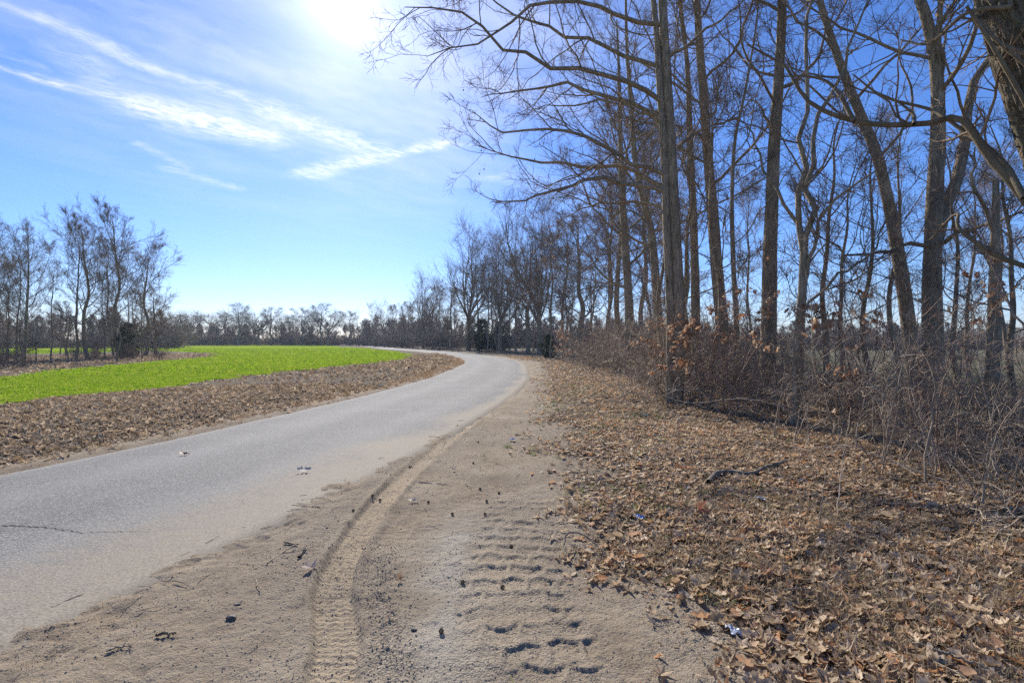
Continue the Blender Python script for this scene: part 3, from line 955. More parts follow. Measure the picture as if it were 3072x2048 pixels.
# ---- the other trees of the wood's edge: trunk line in photo pixels at a distance, twig look
near_trees = [
    # name, label, distance, trunk px, base radius, seed, kwargs
    ('oak_tree', 'straight dark trunk standing just behind the orange-leaved sapling, thin bare crown', 15.0,
     [(2300, 1200), (2305, 1000), (2312, 700), (2322, 450), (2338, 200), (2346, 0), (2350, -400), (2356, -700)], 0.235, 7, dict(nl=16, clear=0.4, llen=0.27, up=0.07, ang=(35, 65))),
    ('hackberry_tree', 'slender tree forking low into several upright stems beside the straight dark trunk', 10.2,
     [(2390, 1286), (2392, 1150), (2398, 1000), (2408, 850), (2414, 700)], 0.105, 13, dict(nl=0, rtop=0.62, extra_px=[
         ([(2412, 720), (2420, 560), (2440, 400), (2500, 260), (2560, 120), (2600, -60)], 0.065, 0.5), ([(2408, 860), (2470, 640), (2560, 560), (2660, 480)], 0.045, -0.7),
         ([(2410, 760), (2402, 560), (2400, 380), (2420, 200), (2432, 0), (2420, -200)], 0.06, -0.3), ([(2414, 730), (2330, 560), (2270, 450), (2230, 330)], 0.04, 1.0),
         ([(2404, 950), (2500, 840), (2600, 770), (2680, 660)], 0.035, 1.0)], spec=spec_hero(1.0, 0.0032, 0.05))),
    ('leaning_tree', 'bare tree whose trunk leans well over, next to the big forked trunk', 14.0,
     [(2752, 1204), (2728, 990), (2700, 800), (2683, 700), (2655, 560), (2625, 450), (2576, 330), (2520, 190), (2460, 0), (2420, -220), (2395, -420)], 0.20, 17,
     dict(nl=13, clear=0.42, llen=0.27, up=0.09, ang=(30, 60))),
    ('forked_oak_tree', 'thick trunk splitting in two at head height above the dense brush, some dead leaves', 12.3,
     [(2800, 1236), (2797, 1000), (2796, 850), (2800, 700), (2806, 560), (2815, 380), (2808, 200), (2780, 60), (2745, -60), (2720, -350), (2715, -600)], 0.23, 23,
     dict(nl=13, clear=0.5, llen=0.28, up=0.06, extra_px=[([(2808, 730), (2849, 560), (2889, 400), (2970, 160), (3040, -60), (3080, -300)], 0.15, 0.8),
                                                          ([(2810, 300), (2816, 100), (2822, -100), (2850, -320)], 0.08, -0.6),
                                                          ([(2800, 730), (2700, 740), (2620, 760), (2540, 760), (2440, 700)], 0.055, -1.6),
                                                          ([(2806, 735), (2900, 690), (3000, 660), (3110, 620)], 0.06, -2.5)])),
    ('snag', 'broken dead trunk wrapped in vines beside the forked trunk', 9.3,
     [(2975, 1305), (2978, 1100), (2984, 900), (2986, 700), (2988, 540)], 0.14, 29, dict(nl=0, rtop=0.3, bark=0.28, extra_px=[
         ([(2985, 700), (2950, 610), (2920, 560), (2925, 440)], 0.045, -0.3), ([(2984, 800), (2940, 740), (2905, 700)], 0.06, 0.2)], spec=spec_hero(0.6, 0.0034, 0.03))),
    ('maple_tree', 'trunk with a wavy lean standing between the twin-stemmed tree and the straight one', 17.5,
     [(2175, 1173), (2168, 1000), (2150, 800), (2135, 600), (2120, 430), (2108, 250), (2095, 80), (2085, -200), (2080, -500)], 0.24, 37, dict(nl=16, clear=0.35, llen=0.28, up=0.08)),
    ('maple_tree', 'thinner dark trunk close beside the twin-stemmed tree, crown mixing with its limbs', 18.5,
     [(2090, 1165), (2088, 1000), (2084, 800), (2078, 600), (2070, 430), (2062, 200), (2040, 0), (2030, -300)], 0.18, 41, dict(nl=14, clear=0.4, llen=0.27, up=0.09)),
    ('elm_tree', 'thin crooked tree in front of the sky between the straight trunk and the maple', 14.2,
     [(2205, 1208), (2210, 1000), (2200, 800), (2196, 600), (2205, 420), (2230, 300), (2262, 120), (2285, -80)], 0.085, 43, dict(nl=14, clear=0.35, llen=0.3, up=0.06, spec=spec_hero(0.8, 0.0034, 0.05))),
    ('ash_tree', 'pale grey trunk at the head of the brush bank, behind the twin stems', 22.0,
     [(1968, 1143), (1975, 1000), (1968, 850), (1955, 700), (1930, 600), (1905, 480), (1892, 300), (1880, 120), (1876, -100)], 0.21, 47, dict(nl=17, clear=0.3, llen=0.30, up=0.07)),
    ('elm_tree', 'bare tree with a gently curved trunk above the grey brush bank', 26.0,
     [(1885, 1124), (1888, 950), (1880, 800), (1868, 620), (1862, 450), (1858, 250), (1850, 60)], 0.26, 53, dict(nl=19, clear=0.25, llen=0.33, up=0.06, ang=(35, 75))),
]
for name, lab, dist, tpx, r0, seed, kw in near_trees:
    kw = dict(kw)
    rx = (tpx[0][0] - 1536) / F * dist
    root = np.array([rx, dist, Z(rx, dist)])
    path = local([(rx, dist, root[2] - 0.15)] + [PX(a, b, dist) for a, b in tpx[1:]], root)
    ex = []
    for pts, ra, dd_ in kw.pop('extra_px', []):
        n = len(pts)
        ex.append((local([PX(a, b, dist + dd_ * i / (n - 1)) for i, (a, b) in enumerate(pts)], root), ra, 0.01))
    kw.setdefault('spec', spec_hero(0.83, 0.0036, 0.06))
    Ht = path[-1][2]
    T_, L_, W_ = grow(seed, Ht, r0, path=path, extra=ex, k=18, trunk_n=70, **kw)
    tree_thing(name, lab, tuple(root), T_, L_, W_, BARK, TWIG)

# ---- the huge furrowed trunk close by, out at the frame's edge
D7 = 4.9
t7 = [(3330, 1560), (3325, 1300), (3312, 1000), (3280, 700), (3232, 480), (3180, 330), (3120, 160), (3075, 30), (3030, -160), (2995, -420), (2985, -800), (2990, -1200)]
rx = (3330 - 1536) / F * D7
root7 = np.array([rx, D7, Z(rx, D7)])
p7 = local([(rx, D7, root7[2] - 0.2)] + [PX(a, b, D7) for a, b in t7[1:]], root7)
rng7 = np.random.default_rng(77)
tp7 = catmull(p7, 230)
T7 = Tubes()
k7, n7 = 110, 230
tan7 = norm(np.gradient(tp7, axis=0))
u7 = norm(np.cross(tan7, np.array([0, 1.0, 0])))
w7 = np.cross(tan7, u7)
s7 = np.r_[0, np.cumsum(np.linalg.norm(np.diff(tp7, axis=0), axis=1))]
a7 = np.linspace(0, 2 * math.pi, k7, endpoint=False)
A7, S7 = np.meshgrid(a7, s7)
r7 = 0.36 * (0.72 + 0.28 * (1 - S7 / s7[-1])) * (1 + 0.5 * np.exp(-S7 / 0.35)) * (1 + 0.05 * np.cos(3 * A7 + S7))
f7 = np.abs(fbm(9.0 * np.cos(A7) + 0.9 * np.sin(S7 * 3.1), 9.0 * np.sin(A7) + S7 * 1.9, 3, 4, 0.6))
r7 = r7 + 0.075 * np.minimum(f7 * 2.4, 0.7) - 0.02
r7 = r7 + 0.02 * fbm(2 * np.cos(A7) + 5, 2 * np.sin(A7) + S7 * 1.2, 8, 3)
ring = tp7[:, None, :] + r7[..., None] * (np.cos(a7)[None, :, None] * u7[:, None, :] + np.sin(a7)[None, :, None] * w7[:, None, :])
T7.v.append(ring.reshape(-1, 3))
i2, j2 = np.meshgrid(np.arange(n7 - 1), np.arange(k7), indexing='ij')
T7.q.append(np.stack([i2 * k7 + j2, i2 * k7 + (j2 + 1) % k7, (i2 + 1) * k7 + (j2 + 1) % k7, (i2 + 1) * k7 + j2], -1).reshape(-1, 4))
T7.nv += n7 * k7
ex7 = []
for pts, ra, rb, da, db in [
        ([(3240, 800), (3150, 690), (3072, 594), (3023, 531), (2969, 473), (2929, 411), (2889, 357), (2867, 348), (2813, 366), (2742, 373), (2652, 375), (2563, 364), (2487, 339), (2429, 308), (2385, 250), (2358, 201), (2242, 134)], 0.047, 0.010, 4.9, 6.2),
        ([(3072, 594), (3020, 500), (2960, 440), (2900, 400), (2830, 350), (2780, 325), (2650, 290), (2560, 225)], 0.03, 0.008, 4.95, 6.4),
        ([(2563, 364), (2500, 260), (2430, 230), (2340, 230)], 0.026, 0.007, 5.7, 6.4), ([(2742, 373), (2740, 345), (2700, 310), (2640, 280)], 0.02, 0.006, 5.4, 5.9),
        ([(3080, 160), (3000, 130), (2930, 60), (2850, 95), (2790, 95)], 0.02, 0.005, 4.6, 5.2), ([(3040, 20), (2900, 40), (2790, 130), (2700, 120)], 0.022, 0.006, 4.7, 5.6),
        ([(3250, 900), (3130, 820), (3000, 770), (2880, 690), (2870, 640), (2790, 720)], 0.034, 0.008, 4.9, 5.8),
        ([(3140, 260), (3072, 192), (3010, 140), (2960, 95), (2925, 60), (2880, 55)], 0.016, 0.006, 4.42, 4.6), ([(3120, 400), (3060, 280), (2960, 110), (2900, 20)], 0.02, 0.012, 4.46, 4.5), ([(2960, -420), (2860, -560), (2700, -700)], 0.1, 0.02, 4.9, 6.0),
        ([(2955, -700), (3100, -900), (3300, -1000)], 0.1, 0.02, 4.9, 4.6), ([(2955, -1000), (2900, -1200), (2820, -1400)], 0.1, 0.02, 4.9, 5.2)]:
    n = len(pts)
    ex7.append((local([PX(a, b, da + (db - da) * i / (n - 1)) for i, (a, b) in enumerate(pts)], root7), ra, rb))
PL7, RL7, LL7, limbs7 = [], [], [], []
for pts, ra, rb in ex7:
    p = catmull(pts, 26)
    s = np.linspace(0, 1, 26)
    r = rb + (ra - rb) * (1 - s) ** 0.8
    tb = Tubes()
    tb.add(p, r, 8, bark=0.08, seed=3)
    limbs7.append(tb)
    PL7.append(p); RL7.append(r); LL7.append(np.linalg.norm(np.diff(p, axis=0), axis=1).sum())
W7 = Tubes()
twigs(rng7, np.array(PL7), np.array(RL7), np.array(LL7), W7, [dict(per=7, ratio=0.3, n=7, k=4, wig=0.22, trop=0.02, rr=0.5, rmin=0.004, t0=0.2, ang=(35, 70)),
                                                               dict(per=4.5, ratio=0.42, n=4, k=3, wig=0.25, trop=0.03, rr=0.6, rmin=0.0022, ang=(30, 65)),
                                                               dict(per=2, ratio=0.5, n=3, k=3, wig=0.25, trop=0.03, rr=0.6, rmin=0.0016, ang=(30, 65))])
r7o = obj('old_oak_tree', None, loc=tuple(root7), label='huge leaning trunk with deeply furrowed bark, a bent smooth limb reaching out from it', cat='tree')
obj('trunk', T7.mesh('trunk'), BARK_DEEP, r7o)
for tb in limbs7:
    obj('limb', tb.mesh('limb'), BARK_SMOOTH, r7o)
obj('crown', W7.mesh('crown'), TWIG, r7o)

# ---- trees further along: a few grown forms, each copied tree a thing with trunk and crown
def spec_mid(d=1.0, rm=0.006, trop=0.06):
    return [dict(per=11 * d, ratio=0.46, n=6, k=4, wig=0.12, trop=trop, rr=0.48, rmin=rm * 1.8, t0=0.15, ang=(28, 65)),
            dict(per=8 * d, ratio=0.55, n=4, k=3, wig=0.13, trop=trop, rr=0.5, rmin=rm * 1.2, t0=0.03, ang=(22, 52), taper=0.3),
            dict(per=3.2 * d, ratio=0.75, n=2, k=3, wig=0.12, trop=trop, rr=0.7, rmin=rm, t0=0.05, ang=(18, 45), lmin=0.3, taper=0.3)]


def spec_far(d=1.0, rm=0.02, trop=0.05):
    return [dict(per=11 * d, ratio=0.52, n=5, k=3, wig=0.12, trop=trop, rr=0.45, rmin=rm * 1.6, t0=0.12, ang=(28, 65)),
            dict(per=9 * d, ratio=0.65, n=3, k=3, wig=0.13, trop=trop, rr=0.55, rmin=rm, t0=0.03, ang=(18, 48), lmin=0.7, taper=0.3)]


FORMS = {
    'upright': lambda: grow(201, 16, 0.20, nl=20, clear=0.24, llen=0.33, up=0.07, ang=(32, 68), spec=spec_mid(), k=10),
    'oak': lambda: grow(211, 15, 0.33, nl=17, clear=0.22, llen=0.42, up=0.03, ang=(45, 85), spec=spec_mid(1.05), k=10, limb_wig=0.2),
    'vase': lambda: grow(223, 16, 0.34, path=[(0, 0, -0.15), (0.05, 0, 1.5), (0.0, 0.05, 3), (-0.05, 0, 4.6)], nl=9, clear=0.2, llen=0.72, up=0.035, ang=(8, 46), vase=True, rtop=0.75,
                         spec=spec_mid(1.1, 0.007, 0.07), k=10, limb_wig=0.09, top_t=1.0),
    'tall': lambda: grow(227, 17, 0.17, nl=18, clear=0.42, llen=0.26, up=0.1, ang=(25, 55), spec=spec_mid(0.9), k=10),
    'slim': lambda: grow(229, 10, 0.11, nl=13, clear=0.3, llen=0.28, up=0.08, ang=(30, 60), spec=spec_mid(0.68, 0.0045), k=8, flare=0.3),
    'clump': lambda: grow(233, 14, 0.24, nl=22, clear=0.27, llen=0.42, up=0.05, ang=(28, 66), spec=spec_mid(0.92, 0.006), k=10, limb_wig=0.15),
    'far_vase': lambda: grow(239, 16, 0.40, path=[(0, 0, -0.2), (0.1, 0, 2), (0.1, 0.1, 4), (0.2, 0, 6.5)], nl=9, clear=0.2, llen=0.62, up=0.02, ang=(12, 58), vase=True, rtop=0.7,
                             spec=spec_far(1.25, 0.011), k=8, limb_wig=0.13, top_t=1.0),
    'far_oak': lambda: grow(241, 16, 0.38, nl=18, clear=0.32, llen=0.45, up=0.03, ang=(30, 75), spec=spec_far(1.2, 0.011), k=8, limb_wig=0.17),
}
PROTO = {}


def place_tree(form, x, y, H, label, group=None, rz=0.0, name='bare_tree', wide=1.0, bark=None):
    z = Z(x, y)
    H0 = {'upright': 16, 'oak': 15, 'vase': 16, 'tall': 17, 'slim': 10, 'clump': 14, 'far_vase': 16, 'far_oak': 16}[form]
    s = H / H0 * (1.0 if form in ('vase', 'slim') else 0.86)
    wide = wide if form in ('vase', 'slim') else wide / 0.9
    if form not in PROTO:
        T_, L_, W_ = FORMS[form]()
        PROTO[form] = tree_thing(name, label, (x, y, z), T_, L_, W_, bark or BARK, TWIG_FAR, merge=True)
        o = PROTO[form]
        o.rotation_euler = (0, 0, rz)
        o.scale = (s * wide, s * wide, s)
        if group:
            o['group'] = group
        return o
    return copy_thing(PROTO[form], (x, y, z), rz, (s * wide, s * wide, s), label, group, name)


def at_px(px, y):
    return (px - 1536.0) / F * y


ORD = ['first', 'second', 'third', 'fourth', 'fifth', 'sixth', 'seventh', 'eighth', 'ninth', 'tenth', 'eleventh', 'twelfth', 'thirteenth', 'fourteenth', 'fifteenth', 'sixteenth',
       'seventeenth', 'eighteenth', 'nineteenth', 'twentieth', 'twenty-first', 'twenty-second']
rg = random.Random(5)
GRP_ROW = 'bare trees along the outside of the road bend'
row = [  # px, distance, height, form, label
    (1852, 32, 18, 'upright', 'tall bare tree rising from the grey brush bank, one of a close pair of trunks'),
    (1806, 36, 16, 'tall', 'slender bare tree with a high narrow crown behind the grey brush bank'),
    (1912, 30, 17, 'tall', 'narrow dark trunk between the pale grey trunk and the curved one'),
    (1747, 50, 15.5, 'oak', 'oak with wide level lower branches near the outside of the bend'),
    (1690, 56, 17, 'upright', 'bare tree with reddish twigs standing just past the wide-branched oak'),
    (1655, 60, 16, 'upright', None), (1618, 66, 18, 'vase', None), (1582, 70, 17, 'oak', None), (1550, 77, 17, 'upright', None),
    (1500, 82, 17, 'vase', None), (1462, 87, 18, 'tall', None), (1436, 91, 17, 'upright', None),
    (1406, 93, 21, 'vase', 'broad fan-crowned tree, the tallest over the middle of the bend'),
    (1352, 101, 14, 'oak', None), (1316, 108, 14.5, 'upright', None),
    (1270, 119, 16, 'vase', 'round-crowned tree beside the far stretch of road, past the tall fan-crowned one'),
    (1238, 128, 13, 'upright', None), (1208, 138, 13, 'oak', None), (1182, 150, 13.5, 'upright', None), (1152, 166, 13, 'vase', None), (1128, 186, 12.5, 'upright', None)]
for q, (px, y, H, form, lab) in enumerate(row):
    x = at_px(px, y)
    place_tree(form, x, y, H, lab or 'leafless tree in the row round the bend, %s from the grey brush bank' % ORD[q], None if lab else GRP_ROW, rg.uniform(0, 6.3))
GRP_BACK = 'bare trees deep in the roadside wood'
for q, (px, y, H, form) in enumerate([(1960, 40, 17, 'upright'), (2048, 33, 17, 'tall'), (2270, 36, 15, 'tall'),
                       (2905, 24, 11, 'upright'), (3040, 19, 10, 'tall'),
                       (1830, 48, 16, 'upright'), (1770, 62, 16, 'tall'), (1700, 74, 17, 'upright'), (1630, 84, 17, 'tall'), (1530, 96, 16, 'upright'), (1478, 103, 16, 'oak'), (1370, 114, 15, 'tall'),
                       (1300, 126, 14, 'oak'), (1225, 146, 13, 'upright')]):
    place_tree(form, at_px(px, y), y, H, ('leafless tree set back in the wood behind the big trunks, %s from the bend' if q < 5 else 'leafless tree in the second rank behind the bend row, %s going away') % ORD[q if q < 5 else q - 5], GRP_BACK, rg.uniform(0, 6.3), wide=0.8)
GRP_SLIM = 'slim young trees among the wood edge'
for q, (px, y, H) in enumerate([(1935, 24, 8), (1998, 19, 9), (2055, 16, 8), (2130, 15, 9), (2480, 13.5, 8), (2520, 11, 5.5), (2880, 11, 6), (3040, 10, 6), (2620, 12, 6.5), (2700, 17, 9),
                 (1780, 30, 7), (1720, 40, 8), (1650, 48, 7), (1600, 58, 8), (1545, 66, 8), (1490, 74, 8), (1424, 84, 8), (1340, 92, 7)]):
    place_tree('slim', at_px(px, y), y, H, ('slim young leafless tree among the big trunks, %s counting from the brush bank' if q < 10 else 'slim young leafless tree at the foot of the bend row, %s going away') % ORD[q if q < 10 else q - 10], GRP_SLIM, rg.uniform(0, 6.3), name='young_tree')

# ---- the clump in the field
GRP_CL = 'thin undergrowth trees in the field clump'
for px, y, H, form, lab, wide in [
        (358, 51, 15.8, 'clump', 'tallest tree of the field clump, thick twin-looking trunk and full crown', 0.75), (342, 53, 13.5, 'tall', 'narrow tree pressed against the tallest tree of the field clump', 0.8),
        (266, 41, 12.2, 'clump', 'dark-trunked tree of the field clump with a high forked crown', 0.8), (228, 43, 12.4, 'upright', 'tree of the field clump draped in vines, leaning at the top', 0.7),
        (436, 55, 12.6, 'clump', 'outermost large tree of the field clump, spreading over the green field', 0.95), (468, 59, 8.0, 'oak', 'small wide tree at the tip of the field clump', 1.15),
        (152, 36, 6.8, 'slim', 'short broken-topped tree in the gap of the field clump', 0.8), (72, 31, 8.8, 'clump', 'vine-hung tree between the gap and the edge of the picture', 0.75),
        (52, 35, 8.6, 'upright', 'thin tree close behind the vine-hung tree of the field clump', 0.7), (22, 37, 8.5, 'tall', 'narrow tree near the edge of the picture in the field clump', 0.8),
        (-40, 33, 9.6, 'clump', 'large tree cut by the edge of the picture in the field clump', 0.9), (312, 46, 8.6, 'upright', 'crooked tree with a few dead leaves, between the dark-trunked and the tallest tree', 0.6),
        (387, 50, 8.4, 'slim', 'thin pole-like tree just beside the tallest tree of the field clump', 0.7), (-160, 36, 10, 'upright', None, 0.9)]:
    place_tree(form, at_px(px, y), y, H, lab or 'leafless tree in the field clump', None if lab else GRP_CL, rg.uniform(0, 6.3), wide=wide)
for i in range(18):
    px, y = rg.uniform(-60, 470), rg.uniform(34, 56)
    if not in_poly(np.array([at_px(px, y)]), np.array([y]), CLUMP_POLY)[0]:
        y = 30 + (px + 60) * 0.05 + rg.uniform(2, 12)
    place_tree('slim', at_px(px, y), y, rg.uniform(3.5, 6.0), 'thin leafless undergrowth tree in the field clump', GRP_CL, rg.uniform(0, 6.3), name='young_tree', wide=rg.uniform(0.8, 1.3))

# ---- the row beyond the field
GRP_FAR = 'bare trees in the row beyond the field'
for q, (px, y, H, form) in enumerate([(573, 196, 16, 'far_vase'), (600, 204, 12, 'far_oak'), (650, 200, 16, 'far_vase'), (676, 206, 13, 'far_oak'), (714, 198, 16.4, 'far_oak'), (742, 204, 13, 'far_vase'), (777, 199, 16.8, 'far_vase'), (814, 201, 15, 'far_oak'),
                       (846, 206, 13.5, 'far_vase'), (880, 205, 12, 'far_oak'), (905, 199, 14.6, 'far_oak'), (930, 203, 14, 'far_vase'), (966, 198, 16.2, 'far_oak'), (984, 196, 16.8, 'far_vase'), (1049, 199, 13.4, 'far_oak'), (1078, 206, 11.5, 'far_vase'), (1102, 212, 11, 'far_oak'), (540, 200, 12, 'far_oak'), (500, 196, 14, 'far_vase'), (455, 190, 13, 'far_oak')]):
    place_tree(form, at_px(px, y), y, H, ('distant leafless tree beyond the green field, %s from the field clump toward the road' % ORD[q] if q < 17 else 'distant leafless tree seen just past the tip of the field clump, %s' % ['tall', 'taller', 'half hidden'][q - 17]), GRP_FAR, rg.uniform(0, 6.3), name='distant_tree', wide=1.4)


# ------------------------------------------------------------------ scatter (geometry nodes, for stuff only)
def scatter(name, pts, rots, scl, idx, protos, kind='stuff', label=None, cat=None):
    """one object: every point carries an instance of one of the little meshes"""
    col = bpy.data.collections.new(name + '_pieces')
    for i, (me_, mt) in enumerate(protos):
        if mt is not None and len(me_.materials) == 0:
            me_.materials.append(mt)
        col.objects.link(bpy.data.objects.new('%s_%02d' % (name, i), me_))
    me = bpy.data.meshes.new(name)
    me.vertices.add(len(pts))
    me.vertices.foreach_set('co', np.asarray(pts, np.float32).ravel())
    a = me.attributes.new('rot', 'FLOAT_VECTOR', 'POINT')
    a.data.foreach_set('vector', np.asarray(rots, np.float32).ravel())
    fattr(me, 'scl', scl)
    a = me.attributes.new('idx', 'INT', 'POINT')
    a.data.foreach_set('value', np.asarray(idx, np.int32))
    o = obj(name, me, kind=kind, label=label, cat=cat)
    ng = bpy.data.node_groups.new(name + '_scatter', 'GeometryNodeTree')
    ng.interface.new_socket('Geometry', in_out='INPUT', socket_type='NodeSocketGeometry')
    ng.interface.new_socket('Geometry', in_out='OUTPUT', socket_type='NodeSocketGeometry')
    N, Lk = ng.nodes, ng.links
    gi, go = N.new('NodeGroupInput'), N.new('NodeGroupOutput')
    ci = N.new('GeometryNodeCollectionInfo')
    ci.inputs['Collection'].default_value = col
    ci.inputs['Separate Children'].default_value = True
    ci.inputs['Reset Children'].default_value = True
    ip = N.new('GeometryNodeInstanceOnPoints')
    ip.inputs['Pick Instance'].default_value = True

    def na(nm, ty):
        q = N.new('GeometryNodeInputNamedAttribute')
        q.data_type = ty
        q.inputs['Name'].default_value = nm
        return q.outputs['Attribute']
    Lk.new(gi.outputs[0], ip.inputs['Points'])
    Lk.new(ci.outputs[0], ip.inputs['Instance'])
    Lk.new(na('idx', 'INT'), ip.inputs['Instance Index'])
    Lk.new(na('rot', 'FLOAT_VECTOR'), ip.inputs['Rotation'])
    Lk.new(na('scl', 'FLOAT'), ip.inputs['Scale'])
    Lk.new(ip.outputs[0], go.inputs[0])
    md = o.modifiers.new('scatter', 'NODES')
    md.node_group = ng
    return o


def whole(form_fn, name):
    T_, L_, W_ = form_fn()
    C_ = Tubes()
    for tb in [T_] + L_ + [W_]:
        for v, q in zip(tb.v, tb.q):
            C_.v.append(v)
            C_.q.append(q + C_.nv)
        C_.nv += tb.nv
    return C_.mesh(name)


# the woods behind everything, far enough to read as one mass
fw = [whole(lambda: grow(301, 9, 0.13, nl=12, clear=0.2, llen=0.3, up=0.08, ang=(25, 60), spec=spec_far(0.8, 0.022), k=5, trunk_n=10, flare=0.2), 'far_a'),
      whole(lambda: grow(302, 9, 0.11, nl=10, clear=0.4, llen=0.26, up=0.1, ang=(20, 50), spec=spec_far(0.8, 0.022), k=5, trunk_n=10, flare=0.2), 'far_b'),
      whole(lambda: grow(303, 9, 0.10, path=[(0, 0, -.1), (0.1, 0, 0.5), (0.1, 0.1, 1)], nl=14, clear=0.1, llen=0.75, up=0.04, ang=(5, 65), vase=True, spec=spec_far(0.85, 0.024), k=5, trunk_n=6, rtop=0.7), 'far_c')]
rn = np.random.default_rng(8)
pts, scl = [], []


def band(px0, px1, y0, y1, n, s0, s1):
    px = rn.uniform(px0, px1, n)
    y = rn.uniform(y0, y1, n)
    x = (px - 1536) / F * y
    pts.append(np.c_[x, y, np.full(n, 0.1)])
    scl.append(rn.uniform(s0, s1, n))


band(420, 1135, 204, 250, 120, 0.6, 1.0)
band(1090, 1320, 190, 240, 50, 0.8, 1.3)
band(-700, 540, 116, 160, 160, 0.6, 1.0)
band(1330, 1950, 130, 175, 90, 0.6, 0.9)
band(1850, 3700, 100, 140, 330, 0.35, 0.65)
n_high = sum(len(p) for p in pts)
band(420, 1135, 198, 225, 260, 0.28, 0.5)
band(1090, 1330, 186, 215, 70, 0.35, 0.6)
band(-700, 540, 112, 130, 220, 0.22, 0.42)
band(1330, 1950, 125, 150, 110, 0.3, 0.5)
band(1850, 3700, 97, 112, 420, 0.22, 0.4)
pts, scl = np.vstack(pts), np.concatenate(scl)
widx = np.r_[rn.integers(0, 3, n_high), np.full(len(pts) - n_high, 2)]
scatter('distant_woods', pts, np.c_[np.zeros((len(pts), 2)), rn.uniform(0, 6.3, len(pts))], scl, widx, [(m_, TWIG_FAR) for m_ in fw])


# ================================================================== SHRUBS AND SAPLINGS
def shrub(seed, H, nst, lean, spec, r=0.012, wig=0.12, up=0.03, spread=0.25):
    rng = np.random.default_rng(seed)
    az = rng.uniform(0, 6.283, nst)
    a = np.radians(lean[0] + (lean[1] - lean[0]) * rng.random(nst))
    st = np.c_[spread * rng.standard_normal((nst, 2)), np.full(nst, -0.05)]
    dr = np.stack([np.sin(a) * np.cos(az), np.sin(a) * np.sin(az), np.cos(a)], 1)
    ln = H * rng.uniform(0.55, 1.15, nst)
    P, Rr = march(rng, st, dr, ln, r * rng.uniform(0.6, 1.3, nst), np.full(nst, 0.003), 9, wig, up)
    stems = []
    for q in range(nst):
        tb = Tubes()
        tb.add(P[q], Rr[q], 5)
        stems.append(tb)
    TW = Tubes()
    ends = twigs(rng, P, Rr, ln, TW, spec)
    return stems, TW, ends


def sspec(d, rm, a=(35, 80), w=0.25, trop=0.0):
    return [dict(per=7 * d, ratio=0.45, n=5, k=3, wig=w, trop=trop, rr=0.55, rmin=rm * 1.5, t0=0.12, ang=a),
            dict(per=5 * d, ratio=0.5, n=4, k=3, wig=w, trop=trop, rr=0.6, rmin=rm, t0=0.1, ang=a, lmin=0.12),
            dict(per=2.2 * d, ratio=0.55, n=2, k=3, wig=w, trop=trop, rr=0.7, rmin=rm * 0.8, t0=0.1, ang=a, lmin=0.08)]


SHR = {
    'tangle': lambda: shrub(401, 2.6, 11, (5, 50), sspec(1.15, 0.0036, (35, 85), 0.26, -0.02), 0.014, 0.16, -0.03, 0.35),
    'upright_shrub': lambda: shrub(402, 2.9, 7, (2, 24), sspec(1.1, 0.0036, (30, 70), 0.2, 0.02), 0.017, 0.12, 0.02, 0.3),
    'arching': lambda: shrub(403, 3.0, 18, (8, 50), sspec(1.15, 0.0046, (25, 65), 0.22, -0.03), 0.014, 0.1, -0.05, 0.35),
    'thicket': lambda: shrub(404, 3.0, 16, (3, 45), sspec(1.2, 0.0085, (30, 75), 0.22, 0.0), 0.02, 0.12, 0.0, 0.5),
    'whips': lambda: shrub(405, 1.7, 7, (4, 35), sspec(0.5, 0.0028, (30, 70), 0.25, 0.02), 0.010, 0.13, 0.02, 0.25),
}
SH_MAT = {'tangle': TWIG_GREY, 'upright_shrub': TWIG_RED, 'arching': TWIG_GREY, 'thicket': TWIG_FAR, 'whips': TWIG_GREY}
SH_PROTO = {}


def place_shrub(form, x, y, sc, label, group, rz):
    if form not in SH_PROTO:
        stems, TW, _ = SHR[form]()
        root = obj('shrub', None, loc=(x, y, Z(x, y)), label=label, cat='shrub', group=group)
        if form in ('arching', 'thicket'):
            ST = Tubes()
            for tb in stems:
                ST.v += tb.v
                ST.q += [q + ST.nv for q in tb.q]
                ST.nv += tb.nv
            obj('stem_clump', ST.mesh('stem_clump'), SH_MAT[form], root)
        else:
            for tb in stems:
                obj('stem', tb.mesh('stem'), SH_MAT[form], root)
        t_ = obj('twigs', TW.mesh('twigs'), SH_MAT[form], root)
        SH_PROTO[form] = root
        root.rotation_euler = (0, 0, rz)
        root.scale = (sc,) * 3
        return root
    return copy_thing(SH_PROTO[form], (x, y, Z(x, y)), rz, sc, label, group, 'shrub')


edge = catmull([(6.4, 5.2), (6.6, 7.4), (5.9, 9.2), (4.7, 11.0), (4.5, 13.2), (4.9, 17), (5.3, 22), (5.4, 30), (4.6, 38)], 80)
rs = random.Random(21)
for i in range(38):   # the near tangle
    t = rs.uniform(0, 0.33)
    e = edge[int(t * 79)]
    inx = rs.uniform(-0.2, 4.2)
    x, y = e[0] + inx, e[1] + 0.35 * inx + rs.uniform(-0.4, 0.6)
    form = rs.choice(['tangle', 'tangle', 'upright_shrub', 'whips'])
    place_shrub(form, x, y, rs.choice([0.45, 0.6, 0.8, 1.0, 1.25, 1.4]) * rs.uniform(0.85, 1.1), 'leafless shrub in the tangled thicket under the big trees', 'shrubs of the near thicket', rs.uniform(0, 6.3))
for i in range(28):
    t = rs.uniform(0.30, 0.62)
    e = edge[int(t * 79)]
    inx = rs.uniform(0.0, 5.0)
    x, y = e[0] + inx, e[1] + rs.uniform(-0.6, 1.6)
    place_shrub(rs.choice(['tangle', 'upright_shrub', 'arching']), x, y, rs.choice([0.5, 0.7, 0.9, 1.1, 1.4]) * rs.uniform(0.85, 1.1), 'leafless shrub around the foot of the wood-edge trunks', 'shrubs at the foot of the trunks', rs.uniform(0, 6.3))
